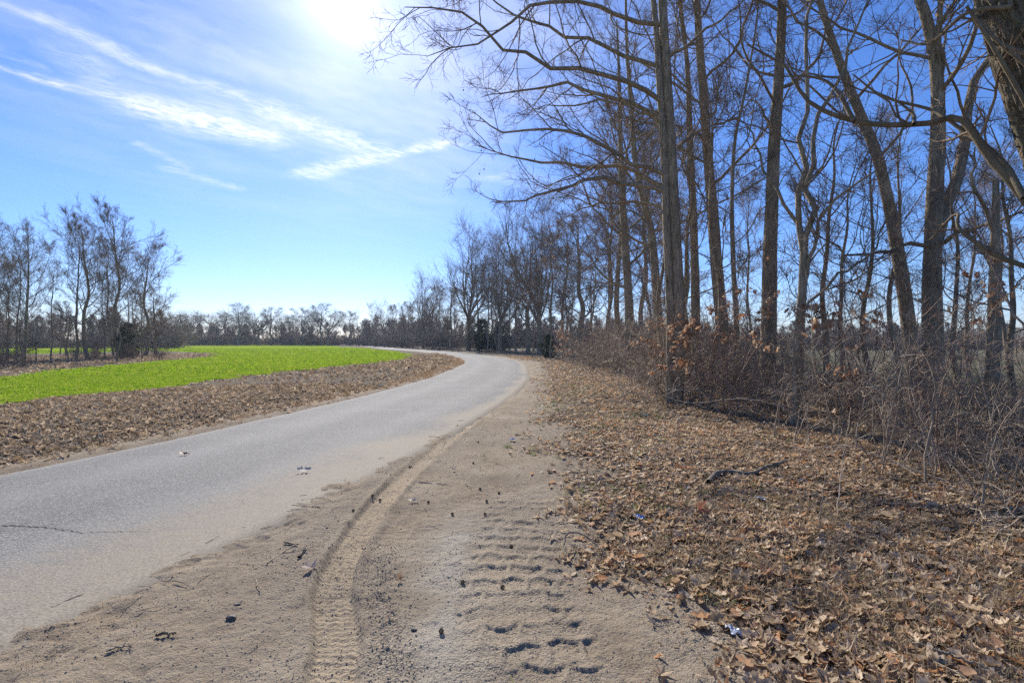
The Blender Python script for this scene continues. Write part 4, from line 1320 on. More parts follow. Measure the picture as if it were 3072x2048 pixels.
for i in range(40):   # the grey brush bank
    t = rs.uniform(0.58, 1.0)
    e = edge[int(t * 79)]
    x, y = e[0] + rs.uniform(0.0, 3.0), e[1] + rs.uniform(-0.8, 1.0)
    place_shrub(rs.choice(['arching', 'arching', 'tangle', 'upright_shrub']), x, y, rs.choice([0.4, 0.6, 0.85, 1.1, 1.35]) * rs.uniform(0.85, 1.1), 'arching grey shrub in the brush bank beside the verge', 'shrubs of the grey brush bank', rs.uniform(0, 6.3))
for x, y, f_, sc_ in [(4.75, 5.0, 'whips', 1.0), (5.3, 5.6, 'tangle', 0.75), (4.9, 5.9, 'whips', 1.2), (5.6, 6.3, 'upright_shrub', 0.8), (5.0, 6.9, 'whips', 0.9), (5.9, 5.2, 'tangle', 0.8), (5.3, 7.6, 'whips', 1.3), (4.5, 8.6, 'whips', 0.9)]:
    place_shrub(f_, x, y, sc_, 'thin leafless shrub standing forward of the thicket near the huge trunk', 'shrubs forward of the thicket', rs.uniform(0, 6.3))
edge2 = catmull([(5.4, 36), (7.2, 46), (7.6, 56), (5.0, 68), (-0.5, 80), (-8.5, 93), (-20, 113), (-33, 140), (-48, 172), (-60, 200)], 120)
for i in range(64):   # thicket below the row at the bend
    e = edge2[int(rs.uniform(0, 0.999) ** 0.85 * 119)]
    k = rs.uniform(0.3, 8.0)
    x, y = e[0] + k * 0.75, e[1] + k * 0.6
    place_shrub('thicket', x, y, rs.uniform(0.8, 1.35), 'dense dark shrub under the tree row at the bend', 'shrubs under the tree row at the bend', rs.uniform(0, 6.3))
for i in range(9):   # under the field clump
    px, y = rs.uniform(-80, 480), rs.uniform(36, 57)
    if px < 150:
        y = rs.uniform(29, 42)
    place_shrub('thicket', at_px(px, y), y, rs.uniform(0.35, 0.65), 'low leafless shrub under the field clump', 'shrubs under the field clump', rs.uniform(0, 6.3))


# ------------------------------------------------------------------ leaves
def leaf_arrays(seed, lobes=True, length=1.0, width=0.6, curl=0.8, bend=0.5, nu=7):
    rng = np.random.default_rng(seed)
    u = np.linspace(0, 1, nu)
    w = width * np.sin(np.pi * np.clip(0.06 + 0.9 * u, 0, 1)) ** 0.8 * 0.5
    if lobes:
        w = w * np.where(np.arange(nu) % 2 == 0, 0.55, 1.15)
    w[0], w[-1] = 0.012, 0.02
    v = []
    for i in range(nu):
        for s in (-1, 0, 1):
            lat = s * w[i] * (0.85 + 0.3 * rng.random())
            rc = width / max(curl, 1e-3)
            y, z = rc * math.sin(lat / rc), rc * (1 - math.cos(lat / rc)) * (1.6 if s < 0 else 1.0)
            x = u[i] - 0.5 + (0.07 * abs(s) if lobes else 0)
            rb = 1.0 / max(bend, 1e-3)
            v.append(((rb * math.sin(x / rb)) * length, y * length, (z + rb * (1 - math.cos(x / rb)) + 0.03 * rng.standard_normal()) * length))
    q = []
    for i in range(nu - 1):
        for s in range(2):
            a = i * 3 + s
            q.append((a, a + 1, a + 4, a + 3))
    return np.array(v), np.array(q)


def star_arrays(seed, curl=0.4):
    rng = np.random.default_rng(seed)
    v = [(0, 0, 0)]
    for i in range(10):
        a = -0.3 + i * (2 * math.pi + 0.0) / 10
        r = (0.55 if i % 2 == 0 else 0.24) * rng.uniform(0.85, 1.1)
        v.append((r * math.cos(a), r * math.sin(a), curl * r * r * rng.uniform(0.6, 1.6)))
    t = [(0, 1 + i, 1 + (i + 1) % 10) for i in range(10)]
    return np.array(v), np.array(t)


def leaf_mesh(name, seed, **kw):
    v, q = leaf_arrays(seed, **kw)
    return new_mesh(name, v, q, smooth=True)


def star_mesh(name, seed, curl=0.5):
    v, t = star_arrays(seed, curl)
    return new_mesh(name, v, tris=t, smooth=False)


def leafy(Pe, rng, n, size):
    """leaves hanging at twig ends, joined in one mesh"""
    lv, lq = leaf_arrays(5, curl=1.0, bend=0.8)
    ends = Pe[:, -1]
    pick = rng.integers(0, len(ends), n)
    out_v, out_q = [], []
    for i, p in enumerate(pick):
        s = size * rng.uniform(0.7, 1.35)
        a, b, c = rng.uniform(0, 6.28), rng.uniform(0.3, 1.5), rng.uniform(0, 6.28)
        ca, sa, cb, sb, cc, sc_ = math.cos(a), math.sin(a), math.cos(b), math.sin(b), math.cos(c), math.sin(c)
        Rz = np.array([[ca, -sa, 0], [sa, ca, 0], [0, 0, 1]])
        Ry = np.array([[cb, 0, sb], [0, 1, 0], [-sb, 0, cb]])
        Rx = np.array([[1, 0, 0], [0, cc, -sc_], [0, sc_, cc]])
        M = Rz @ Ry @ Rx
        q0 = lv + np.array([0.5, 0, 0])
        out_v.append((q0 * s) @ M.T + ends[p] + rng.standard_normal(3) * 0.02)
        out_q.append(lq + i * len(lv))
    return new_mesh('leaves', np.vstack(out_v), np.vstack(out_q), smooth=True)


# joined leaf clusters need colour variation without instances
m_cling, T = material('clinging_leaf_cluster')
co = T.n('ShaderNodeTexCoord').outputs['Object']
c = T.ramp(T.n('ShaderNodeTexWhiteNoise', {'Vector': T.v('SNAP', co, (0.09, 0.09, 0.09))}, noise_dimensions='3D').outputs[0],
           [(0.0, (0.26, 0.125, 0.065)), (0.35, (0.42, 0.21, 0.105)), (0.7, (0.52, 0.33, 0.20)), (1.0, (0.62, 0.47, 0.33))])


def _tr(out):
    t = T.n('ShaderNodeBsdfTranslucent', {'Color': c})
    return T.n('ShaderNodeMixShader', {0: 0.4, 1: out, 2: t.outputs[0]}).outputs[0]


finish(T, c, 0.55, None, spec=0.35, extra=_tr)


def sapling(label, px, y, H, seed, nleaf, size, nst=2, tmin=0.3, lean=(2, 14), zrange=None):
    stems, TW, (Pe, _, _) = shrub(seed, H, nst, lean, sspec(0.75, 0.0032, (35, 75), 0.2, 0.03), 0.02, 0.08, 0.03, 0.12)
    x = at_px(px, y)
    root = obj('oak_sapling', None, loc=(x, y, Z(x, y)), label=label, cat='sapling')
    for tb in stems:
        obj('stem', tb.mesh('stem'), BARK, root)
    obj('twigs', TW.mesh('twigs'), TWIG, root, kind='stuff')
    if zrange:
        k = (Pe[:, -1, 2] > zrange[0]) & (Pe[:, -1, 2] < zrange[1])
        if k.sum() > 5:
            Pe = Pe[k]
    o = obj('leaves', leafy(Pe, np.random.default_rng(seed), nleaf, size), m_cling, root, kind='stuff')
    return root


sapling('oak sapling still full of orange-brown leaves in front of the twin-stemmed trunk', 2085, 13.0, 3.2, 501, 620, 0.085, 3, zrange=(0.9, 2.6))
sapling('orange-leaved sapling at the foot of the wavy trunk, taller than its neighbour', 2165, 13.6, 4.0, 502, 420, 0.085, 2, zrange=(1.6, 4.2))
sapling('sapling with a bright bunch of tan leaves at the height of the horizon', 2520, 9.3, 2.6, 503, 170, 0.105, 2, zrange=(1.5, 2.6))
sapling('low sapling with drooping pinkish-brown leaves near the slender forking tree', 2490, 8.9, 1.9, 504, 150, 0.095, 2, zrange=(0.5, 1.3))
sapling('sapling with sparse russet leaves on the brush bank beside the twin stems', 1965, 15.5, 2.6, 505, 240, 0.085, 2, zrange=(0.6, 2.4))
sapling('sapling holding a few dead leaves under the leaning trunk', 2640, 9.8, 3.0, 506, 60, 0.10, 2, zrange=(1.4, 3.0))
sapling('russet-leaved oak sapling by the bend, ahead of the wide-branched oak', 1690, 40.0, 4.0, 507, 330, 0.14, 4, zrange=(0.4, 3.4))
sapling('thin sapling with dry leaves near the huge furrowed trunk', 2905, 7.4, 3.6, 508, 60, 0.11, 2, zrange=(2.0, 4.0))


# trees that still hold some dead leaves
for o in list(COL.objects):
    if o.get('label', '').startswith('thick trunk splitting in two'):
        obj('leaves', leafy(ENDS[23], np.random.default_rng(1), 170, 0.095), m_cling, o, kind='stuff')
    if o.get('label', '').startswith('bare tree with reddish twigs'):
        obj('leaves', leafy(ENDS[201], np.random.default_rng(2), 420, 0.2), m_cling, o, kind='stuff')


def cedar(label, px, y, H, seed):
    rng = np.random.default_rng(seed)
    x = at_px(px, y)
    root = obj('cedar_bush', None, loc=(x, y, Z(x, y)), label=label, cat='bush')
    t = Tubes()
    t.add([(0, 0, -0.1), (0.02, 0, H * 0.5), (0, 0.03, H * 0.95)], [0.05 * H / 3, 0.03 * H / 3, 0.006], 6)
    obj('trunk', t.mesh('trunk'), BARK, root)
    n = 2600
    z = H * (0.05 + 0.95 * rng.random(n) ** 1.25)
    az = rng.uniform(0, 6.283, n)
    prof = 0.62 * H * np.sqrt(np.clip((z / H + 0.1) * (1 - z / H), 0, 1)) * (0.75 + 0.35 * np.sin(az * 3 + z * 4 / H + seed) + 0.2 * np.sin(z * 9 / H + az))
    r = prof * rng.random(n) ** 0.4
    c = np.c_[r * np.cos(az), r * np.sin(az), z]
    d = norm(np.c_[np.cos(az), np.sin(az), rng.uniform(0.1, 0.9, n)] + 0.5 * rng.standard_normal((n, 3)))
    s = norm(np.cross(d, rng.standard_normal((n, 3))))
    ln = (0.09 * H * rng.uniform(0.5, 1.2, n))[:, None]
    v = np.stack([c - s * ln * 0.18, c + s * ln * 0.18, c + d * ln], 1).reshape(-1, 3)
    obj('foliage', new_mesh('foliage', v, tris=np.arange(3 * n).reshape(-1, 3)), CEDAR, root)


cedar('dark evergreen cedar under the tall fan-crowned tree at the bend', 1446, 90, 5.5, 1)
cedar('small dark evergreen bush in the brush before the bend', 1645, 50, 2.3, 2)
cedar('dark green bush at the foot of the tallest tree of the field clump', 382, 49, 3.2, 3)
cedar('second evergreen cedar a little further inside the wood at the bend', 1500, 88, 4.5, 4)

# ================================================================== GROUND COVER
rn = np.random.default_rng(31)
LEAF_M = [leaf_mesh('leaf_%d' % i, 600 + i, lobes=(i % 3 != 2), width=w, curl=c_, bend=b) for i, (w, c_, b) in enumerate(
    [(0.6, 0.9, 0.5), (0.55, 1.8, 0.8), (0.45, 1.4, 1.2), (0.62, 2.6, 0.4), (0.5, 3.2, 1.0), (0.42, 0.6, 0.3)])] + [star_mesh('star_leaf', 611, 0.8), star_mesh('star_leaf2', 612, 1.6)]


def litter_density(x, y):
    d, _ = road_coord(x, y)
    lsd, _, _ = line_coord(x, y, litter_edge)
    n = fbm(x * 1.3, y * 1.3, 91, 4)
    rgt = sst(-0.35, 1.7, lsd + 0.9 * n) * (0.72 + 0.28 * sst(-0.35, 0.1, fbm(x * 0.7, y * 0.7, 95, 3))) * (d > HW)
    rgt = np.where(y > 46, sst(2.4, 3.4, d + n), rgt)
    lft = sst(0.15, 0.9, -d - HW + 0.3 * n) * (d < 0)
    return rgt, lft, d


def samp_view(n, r0, r1, a0, a1):
    """random ground points, even per square metre, in a sector in front"""
    r = np.sqrt(rn.uniform(r0 * r0, r1 * r1, n))
    a = np.radians(rn.uniform(a0, a1, n))
    return r * np.sin(a), r * np.cos(a)


LP, LR, LS = [], [], []
for n, r0, r1, s0, s1, a0, a1 in [(10000, 1.9, 5.0, 0.02, 0.05, -2, 60), (10500, 1.9, 5.5, 0.055, 0.125, -2, 62), (22000, 5.0, 11, 0.055, 0.115, -4, 56), (20000, 10, 24, 0.07, 0.14, -4, 40), (14000, 22, 60, 0.12, 0.24, -6, 20)]:
    x, y = samp_view(n, r0, r1, a0, a1)
    rg_, lf_, d = litter_density(x, y)
    k = (rn.random(n) < rg_ * (1 - 0.55 * sst(12, 18, d)))
    x, y = x[k], y[k]
    LP.append(np.c_[x, y, height(x, y) + rn.uniform(0.0, 0.022, len(x))])
    LR.append(np.c_[rn.normal(0, 0.36, len(x)), rn.normal(0, 0.33, len(x)), rn.uniform(0, 6.28, len(x))])
    LS.append(rn.uniform(s0, s1, len(x)))
LP, LR, LS = np.vstack(LP), np.vstack(LR), np.concatenate(LS)
scatter('leaf_litter', LP, LR, LS, rn.integers(0, 8, len(LP)), [(m_, LEAF) for m_ in LEAF_M])

# bank litter: greyer, matted
GM = [m_.copy() for m_ in LEAF_M]
for m_ in GM:
    m_.materials.clear()
BP = []
for n, r0, r1, a0, a1 in [(40000, 7, 20, -66, -8), (34000, 18, 60, -42, 0)]:
    x, y = samp_view(n, r0, r1, a0, a1)
    _, lf_, d = litter_density(x, y)
    k = (rn.random(n) < lf_ * 0.9) & ~in_field(x, y) & (-d < 14)
    x, y = x[k], y[k]
    BP.append(np.c_[x, y, height(x, y) + rn.uniform(0, 0.03, len(x))])
x, y = samp_view(16000, 24, 75, -46, -22)
k = in_poly(x, y, CLUMP_POLY)
BP.append(np.c_[x[k], y[k], height(x[k], y[k]) + 0.01])
BP = np.vstack(BP)
bs = (0.035 + 0.11 * rn.random(len(BP)) ** 1.5) * np.clip(BP[:, 1] / 14, 1, 2.2)
scatter('bank_litter', BP, np.c_[rn.normal(0, 0.6, len(BP)), rn.normal(0, 0.55, len(BP)), rn.uniform(0, 6.28, len(BP))], bs, rn.integers(0, 8, len(BP)), [(m_, LEAF_GREY) for m_ in GM])


def tuft(name, seed, nb, h, spread, w, droop):
    rng = np.random.default_rng(seed)
    v, q = [], []
    for b in range(nb):
        a = rng.uniform(0, 6.28)
        l = math.radians(rng.uniform(5, 55))
        base = np.array([spread * rng.standard_normal(), spread * rng.standard_normal(), -0.01])
        d = np.array([math.sin(l) * math.cos(a), math.sin(l) * math.sin(a), math.cos(l)])
        side = norm(np.cross(d, [0.3, 0.2, 1.0]))
        H_ = h * rng.uniform(0.5, 1.2)
        p1 = base + d * H_ * 0.55
        p2 = base + d * H_ - np.array([0, 0, droop * H_ * rng.uniform(0.2, 1)])
        i = len(v)
        v += [base - side * w, base + side * w, p1 - side * w * 0.8, p1 + side * w * 0.8, p2]
        q += [(i, i + 1, i + 3), (i, i + 3, i + 2), (i + 2, i + 3, i + 4)]
    return new_mesh(name, np.array(v), tris=np.array(q))


STR = [tuft('straw_%d' % i, 650 + i, 12, 0.11, 0.05, 0.0016, 0.5) for i in range(3)]
P_ = []
for n, r0, r1, a0, a1 in [(4200, 1.9, 6, 4, 60), (5500, 6, 18, -2, 48)]:
    x, y = samp_view(n, r0, r1, a0, a1)
    rg_, _, d = litter_density(x, y)
    patch = sst(-0.05, 0.25, fbm(x * 0.8, y * 0.8, 131, 3))
    k = (rn.random(n) < np.clip(rg_ * (0.25 + patch), 0, 1))
    P_.append(np.c_[x[k], y[k], height(x[k], y[k])])
x, y = samp_view(9000, 7, 40, -66, -4)
_, lf_, d = litter_density(x, y)
patch = sst(-0.1, 0.3, fbm(x * 0.6, y * 0.6, 135, 3))
k = (rn.random(len(x)) < lf_ * patch * 0.6) & ~in_field(x, y) & (-d < 12)
P_.append(np.c_[x[k], y[k], height(x[k], y[k])])
P_ = np.vstack(P_)
scatter('dry_grass', P_, np.c_[rn.normal(0, 0.35, (len(P_), 2)), rn.uniform(0, 6.28, len(P_))], rn.uniform(0.6, 1.3, len(P_)), rn.integers(0, 3, len(P_)), [(m_, STRAW) for m_ in STR])

# brown tussocks on the road's far edge
BR = [tuft('tuss_%d' % i, 660 + i, 26, 0.16, 0.07, 0.003, 0.7) for i in range(3)]
x, y = samp_view(34000, 6, 75, -66, 3)
d, _ = road_coord(x, y)
e = -d - HW
patch = sst(-0.2, 0.3, fbm(x * 0.5, y * 0.5, 141, 3))
k = (e > 0.0) & (rn.random(len(x)) < np.exp(-((e - 0.45) / 0.5) ** 2) * (0.35 + 0.65 * patch) + 0.05 * (e < 6) * patch) & ~in_field(x, y)
P_ = np.c_[x[k], y[k], height(x[k], y[k])]
scatter('brown_grass', P_, np.c_[rn.normal(0, 0.25, (len(P_), 2)), rn.uniform(0, 6.28, len(P_))], rn.uniform(0.5, 1.2, len(P_)) * np.clip(P_[:, 1] / 14, 0.8, 1.6), rn.integers(0, 3, len(P_)), [(m_, BROWN_GRASS) for m_ in BR])

# green weeds dotted over bank and verge
GW = [tuft('weed_%d' % i, 670 + i, 20, 0.10, 0.05, 0.004, 0.4) for i in range(3)]
x, y = samp_view(5200, 6, 40, -66, -6)
_, lf_, d = litter_density(x, y)
patch = sst(0.12, 0.4, fbm(x * 0.7, y * 0.7, 151, 3))
k = (rn.random(len(x)) < lf_ * patch * 0.8) & ~in_field(x, y) & (-d < 12)
P_ = [np.c_[x[k], y[k], height(x[k], y[k])]]
x, y = samp_view(9000, 2.0, 20, -4, 40)
rg_, _, d = litter_density(x, y)
patch = sst(0.12, 0.45, fbm(x * 0.9, y * 0.9, 157, 3)) * (0.3 + 0.7 * (1 - sst(1.5, 3, x - 0.1 * y)))
k = (rn.random(len(x)) < np.clip(rg_ + 0.15, 0, 1) * (d > HW + 0.6) * patch * 0.7)
P_.append(np.c_[x[k], y[k], height(x[k], y[k])])
for px, py in ((1770, 1290), (1810, 1288), (1830, 1292), (1745, 1300)):
    gx_, gy_ = G(px, py)
    P_.append(np.c_[gx_ + rn.normal(0, 0.12, 8), gy_ + rn.normal(0, 0.12, 8), np.full(8, 0.04)])
P_ = np.vstack(P_)
scatter('green_weeds', P_, np.c_[rn.normal(0, 0.25, (len(P_), 2)), rn.uniform(0, 6.28, len(P_))], rn.uniform(0.35, 0.9, len(P_)), rn.integers(0, 3, len(P_)), [(m_, GREEN) for m_ in GW])

# wheat plants in drilled rows
WH = [tuft('wheat_%d' % i, 680 + i, 14, 0.10, 0.035, 0.0045, 0.35) for i in range(4)]
WP, WS = [], []
for n, r0, r1, sc_ in [(52000, 13, 30, 1.0), (36000, 28, 62, 1.9), (16000, 60, 120, 3.4)]:
    x, y = samp_view(n, r0, r1, -62, -6)
    ca, sa = math.cos(R(24)), math.sin(R(24))
    u = x * ca - y * sa
    v = x * sa + y * ca
    sp = 0.30 * (1 if sc_ < 1.5 else 2 if sc_ < 3 else 4)
    u = np.round(u / sp) * sp + rn.normal(0, 0.025, n)
    x, y = u * ca + v * sa, -u * sa + v * ca
    k = in_field(x, y)
    x, y = x[k], y[k]
    WP.append(np.c_[x, y, height(x, y) + 0.01])
    WS.append(rn.uniform(0.6, 1.15, len(x)) * sc_)
WP, WS = np.vstack(WP), np.concatenate(WS)
scatter('wheat_grass', WP, np.c_[rn.normal(0, 0.15, (len(WP), 2)), rn.uniform(0, 6.28, len(WP))], WS, rn.integers(0, 4, len(WP)), [(m_, WHEAT) for m_ in WH])


# clods and crumbs on the dirt
def rock_mesh(name, seed, flat=0.7, sub_=1):
    import bmesh
    bm = bmesh.new()
    bmesh.ops.create_icosphere(bm, subdivisions=sub_, radius=1.0)
    rng = np.random.default_rng(seed)
    f = rng.standard_normal((4, 3)) * 1.8
    for vv in bm.verts:
        c_ = np.array(vv.co)
        s = 1 + 0.16 * np.sin(f @ c_ + seed).sum()
        vv.co = (vv.co.x * s, vv.co.y * s, vv.co.z * s * flat)
    me = bpy.data.meshes.new(name)
    bm.to_mesh(me)
    bm.free()
    return me


CL = [rock_mesh('clod_%d' % i, 700 + i) for i in range(4)]
P_, S_ = [], []
for n, r0, r1, a0, a1, s0, s1 in [(26000, 1.9, 4.5, -58, 34, 0.0014, 0.0065), (9000, 4.5, 10, -35, 12, 0.003, 0.009)]:
    x, y = samp_view(n, r0, r1, a0, a1)
    rg_, _, d = litter_density(x, y)
    rsd, _, _ = line_coord(x, y, RIDGE)
    pr = (d > HW - 1.2) * (1 - 0.7 * rg_) * (0.35 + 0.8 * sst(-0.1, 0.4, fbm(x * 1.7, y * 1.7, 171, 3)))
    k = rn.random(n) < pr
    P_.append(np.c_[x[k], y[k], np.maximum(height(x[k], y[k]), 0.0)])
    S_.append(s0 + (s1 - s0) * rn.random(k.sum()) ** 3)
t = rn.random(1900)
i = (t * 29).astype(int)
x = RIDGE[i, 0] + rn.normal(0, 0.10, 1900)
y = RIDGE[i, 1] + rn.normal(0, 0.06, 1900)
P_.append(np.c_[x, y, height(x, y)])
S_.append(0.0018 + 0.0055 * rn.random(1900) ** 2)
P_, S_ = np.vstack(P_), np.concatenate(S_)
scatter('soil_crumbs_gravel', P_, rn.uniform(0, 6.28, (len(P_), 3)), S_, rn.integers(0, 4, len(P_)), [(m_, CLOD) for m_ in CL])

# fine twig debris on dirt and litter
tw = []
for i in range(3):
    t_ = Tubes()
    rr_ = np.random.default_rng(720 + i)
    p = np.c_[np.linspace(-0.5, 0.5, 6), 0.05 * rr_.standard_normal(6), 0.02 * rr_.standard_normal(6) + 0.01]
    t_.add(p, np.full(6, 0.016), 4)
    tw.append(t_.mesh('debris_%d' % i))
x, y = samp_view(3600, 1.9, 12, -50, 55)
rg_, _, d = litter_density(x, y)
k = (d > HW - 0.9) & (rn.random(len(x)) < 0.25 + 0.6 * rg_)
P_ = np.c_[x[k], y[k], np.maximum(height(x[k], y[k]), 0.0) + 0.008 + 0.03 * rg_[k]]
scatter('twig_debris', P_, np.c_[rn.normal(0, 0.08, (len(P_), 2)), rn.uniform(0, 6.28, len(P_))], 0.03 + 0.3 * rn.random(len(P_)) ** 4, rn.integers(0, 3, len(P_)), [(m_, TWIG_GREY) for m_ in tw])

# ================================================================== SINGLE THINGS ON THE GROUND
# the fallen leaves that show largest, one by one
rl = np.random.default_rng(41)
BIG = [leaf_mesh('fallen_leaf_%d' % i, 800 + i, lobes=(i != 2), width=w, curl=c_, bend=b, nu=9) for i, (w, c_, b) in enumerate([(0.62, 1.1, 0.5), (0.55, 1.9, 0.9), (0.42, 1.3, 1.0), (0.65, 0.6, 0.7)])]
for m_ in BIG:
    m_.materials.append(LEAF)
cnt = 0
while cnt < 285:
    r = 1.95 + 4.3 * rl.random() ** 1.4
    a = math.radians(rl.uniform(4, 52))
    x, y = r * math.sin(a), r * math.cos(a)
    if y < 2.3 or x / y > 1.02:
        continue
    rg_, _, d = litter_density(np.array([x]), np.array([y]))
    if rl.random() > rg_[0]:
        continue
    s = rl.uniform(0.07, 0.135)
    o = obj('fallen_leaf', BIG[cnt % 4], label='dry brown fallen leaf lying on the leaf-covered verge', cat='leaf', group='large fallen leaves on the near verge',
            loc=(x, y, float(height(x, y)[0]) + 0.028))
    o.rotation_euler = (rl.normal(0, 0.45), rl.normal(0, 0.4), rl.uniform(0, 6.28))
    o.scale = (s, s, s)
    cnt += 1


def single_leaf(label, px, py, size, colr, star=False, rot=(0.3, 0.2, 0.5), lift=0.02):
    x, y = G(px, py, 0.02)
    m_ = star_mesh('fallen_leaf', int(px), 0.9) if star else leaf_mesh('fallen_leaf', int(px), lobes=True, width=0.62, curl=1.4, bend=0.9, nu=9)
    z = max(float(height(x, y)[0]), 0.0 if abs(road_coord(x, y)[0][0]) > HW else 0.035 * (1 - (road_coord(x, y)[0][0] / HW) ** 2))
    o = obj('fallen_leaf', m_, mat_leaf('single_leaf', [(0.0, tuple(np.array(colr) * 0.8)), (1.0, colr)], 0.35), label=label, cat='leaf', loc=(x, y, z + lift))
    o.rotation_euler = rot
    o.scale = (size,) * 3


single_leaf('pale pinkish star-shaped leaf lying on the dirt beside the tyre track', 930, 1720, 0.14, (0.66, 0.52, 0.42), True, (0.1, 0.1, 0.3))
single_leaf('small orange leaf standing up on the pale dried mud', 1197, 1753, 0.075, (0.55, 0.32, 0.16), True, (0.9, 0.2, 1.0), 0.025)
single_leaf('large reddish-brown leaf tilted up among the litter near the blue wrapper', 2098, 1560, 0.17, (0.38, 0.17, 0.10), True, (1.0, 0.3, 0.4), 0.07)
single_leaf('bright orange leaf on the litter beside the crooked fallen limb', 2040, 1424, 0.13, (0.62, 0.22, 0.07), False, (0.4, 0.2, 0.2), 0.04)
single_leaf('dark red leaf lying alone on the road', 550, 1367, 0.15, (0.20, 0.07, 0.05), False, (0.4, 0.3, 0.4), 0.02)
single_leaf('thin whitish leaf lying on the bare dirt above the tyre grooves', 1237, 1508, 0.11, (0.60, 0.52, 0.42), False, (0.2, 0.1, 0.2))
single_leaf('pale curled leaf on the road surface, near the middle of the lane', 908, 1417, 0.19, (0.62, 0.58, 0.52), False, (0.5, 0.1, 0.5), 0.03)
single_leaf('small cream leaf on the dirt near the far end of the tyre grooves', 1360, 1415, 0.10, (0.62, 0.52, 0.40), True, (0.3, 0.3, 0.3))


def stick(name, label, pxs, ra, rb, mat, seed=0, lift=0.012, side=None, cat='stick'):
    """a fallen branch lying along photo points on the ground"""
    rng = np.random.default_rng(seed)
    g = []
    for p in pxs:
        x, y = G(p[0], p[1], 0.02)
        zz = max(float(height(x, y)[0]), 0.0 if abs(road_coord(x, y)[0][0]) < HW else -1)
        g.append((x, y, zz + lift + (p[2] if len(p) > 2 else 0)))
    root = np.array(g[0])
    n = max(14, 6 * len(g))
    p = catmull(np.array(g) - root, n)
    p[1:-1] += rng.standard_normal((n - 2, 3)) * 0.004
    r = rb + (ra - rb) * (1 - np.linspace(0, 1, n))
    t_ = Tubes()
    t_.add(p, r, 8, bark=0.15, seed=seed)
    o = obj(name, None, loc=tuple(root), label=label, cat=cat)
    obj('stem', t_.mesh('stem'), mat, o)
    if side:
        L_ = np.array([np.linalg.norm(np.diff(p, axis=0), axis=1).sum()])
        st, dr, ln, rr_ = spawn(rng, p[None], r[None], L_, side, 0.15, 1.0, (30, 60), 0.4, 0.5, 0.5, 0.003)
        Pt, Rt = march(rng, st, dr, ln, rr_, rr_ * 0.4, 5, 0.15, 0.02)
        for q in range(len(Pt)):
            tb = Tubes()
            tb.add(Pt[q], Rt[q], 4)
            obj('twig', tb.mesh('twig'), mat, o)
    return o


stick('fallen_limb', 'thick crooked fallen limb lying across the leaf litter, bent down at one end', [(2126, 1466), (2150, 1440), (2190, 1430), (2250, 1437), (2300, 1420), (2360, 1408, 0.03)], 0.032, 0.018, BARK_PALE, 1, 0.04, cat='branch')
stick('fallen_limb', 'thin straight fallen stick behind the crooked limb', [(2010, 1394), (2080, 1392), (2150, 1388)], 0.016, 0.01, BARK_PALE, 2, 0.03, cat='branch')
stick('fallen_limb', 'fallen stick with a side fork in front of the crooked limb', [(2150, 1500), (2200, 1505), (2250, 1525)], 0.018, 0.01, BARK, 3, 0.03, 2, cat='branch')
stick('fallen_log', 'weathered grey log lying among the brush near the huge trunk', [(2770, 1358, 0.08), (2815, 1390, 0.05), (2860, 1425)], 0.05, 0.042, BARK_PALE, 4, 0.05, cat='log')
stick('fallen_limb', 'long pale branch propped low across the foot of the twin-stemmed tree', [(2040, 1232), (2100, 1212, 0.15), (2180, 1190, 0.3), (2280, 1165, 0.5)], 0.035, 0.015, BARK_PALE, 5, 0.06, 4, cat='branch')
stick('fallen_twig', 'dark dead twig cluster lying flat in the middle of the litter', [(2280, 1640), (2360, 1636), (2440, 1622), (2470, 1640)], 0.008, 0.004, TWIG, 6, 0.035, 5, cat='twig')
stick('fallen_twig', 'bent grey twig curving out of the litter beside the tractor tread marks', [(1700, 1690), (1694, 1650, 0.05), (1712, 1640, 0.09), (1760, 1650, 0.07), (1820, 1690, 0.03), (1870, 1725)], 0.009, 0.004, BARK_PALE, 7, 0.02, 3, cat='twig')
stick('fallen_twig', 'dark slanting stick at the bottom corner of the litter', [(2730, 1960), (2800, 1985), (2870, 2010), (2960, 2045)], 0.009, 0.006, BARK, 8, 0.05, cat='stick')
stick('fallen_twig', 'short thick stick on the dirt, dark and dusty', [(468, 1926), (500, 1922), (528, 1921)], 0.008, 0.006, BARK, 9, 0.015, cat='stick')
stick('fallen_twig', 'pale splinter of wood on the dirt beside a darker one', [(896, 1680), (918, 1650)], 0.010, 0.007, BARK_PALE, 10, 0.015, cat='stick')
stick('fallen_twig', 'short dark stick next to the pale splinter on the dirt', [(852, 1638), (894, 1645)], 0.009, 0.006, BARK, 11, 0.015, cat='stick')
stick('fallen_twig', 'bundle of thin pale twig lying on the dusty road edge', [(320, 1972), (350, 1960), (392, 1955)], 0.006, 0.003, TWIG_GREY, 12, 0.012, 6, cat='twig')
stick('standing_stem', 'single pale upright weed stalk leaning in the litter', [(2505, 1580), (2530, 1480, 0.35), (2553, 1400, 0.75)], 0.005, 0.0025, TWIG_GREY, 13, 0.0, cat='stalk')
stick('standing_stem', 'branched dry weed stalk standing in the middle of the litter', [(2455, 1640), (2465, 1600, 0.2), (2480, 1540, 0.5)], 0.006, 0.002, TWIG, 14, 0.0, 6, cat='stalk')
stick('fallen_limb', 'dark fallen branch at the foot of the brush bank', [(1800, 1150), (1840, 1142), (1880, 1136)], 0.025, 0.012, BARK, 15, 0.03, 2, cat='branch')

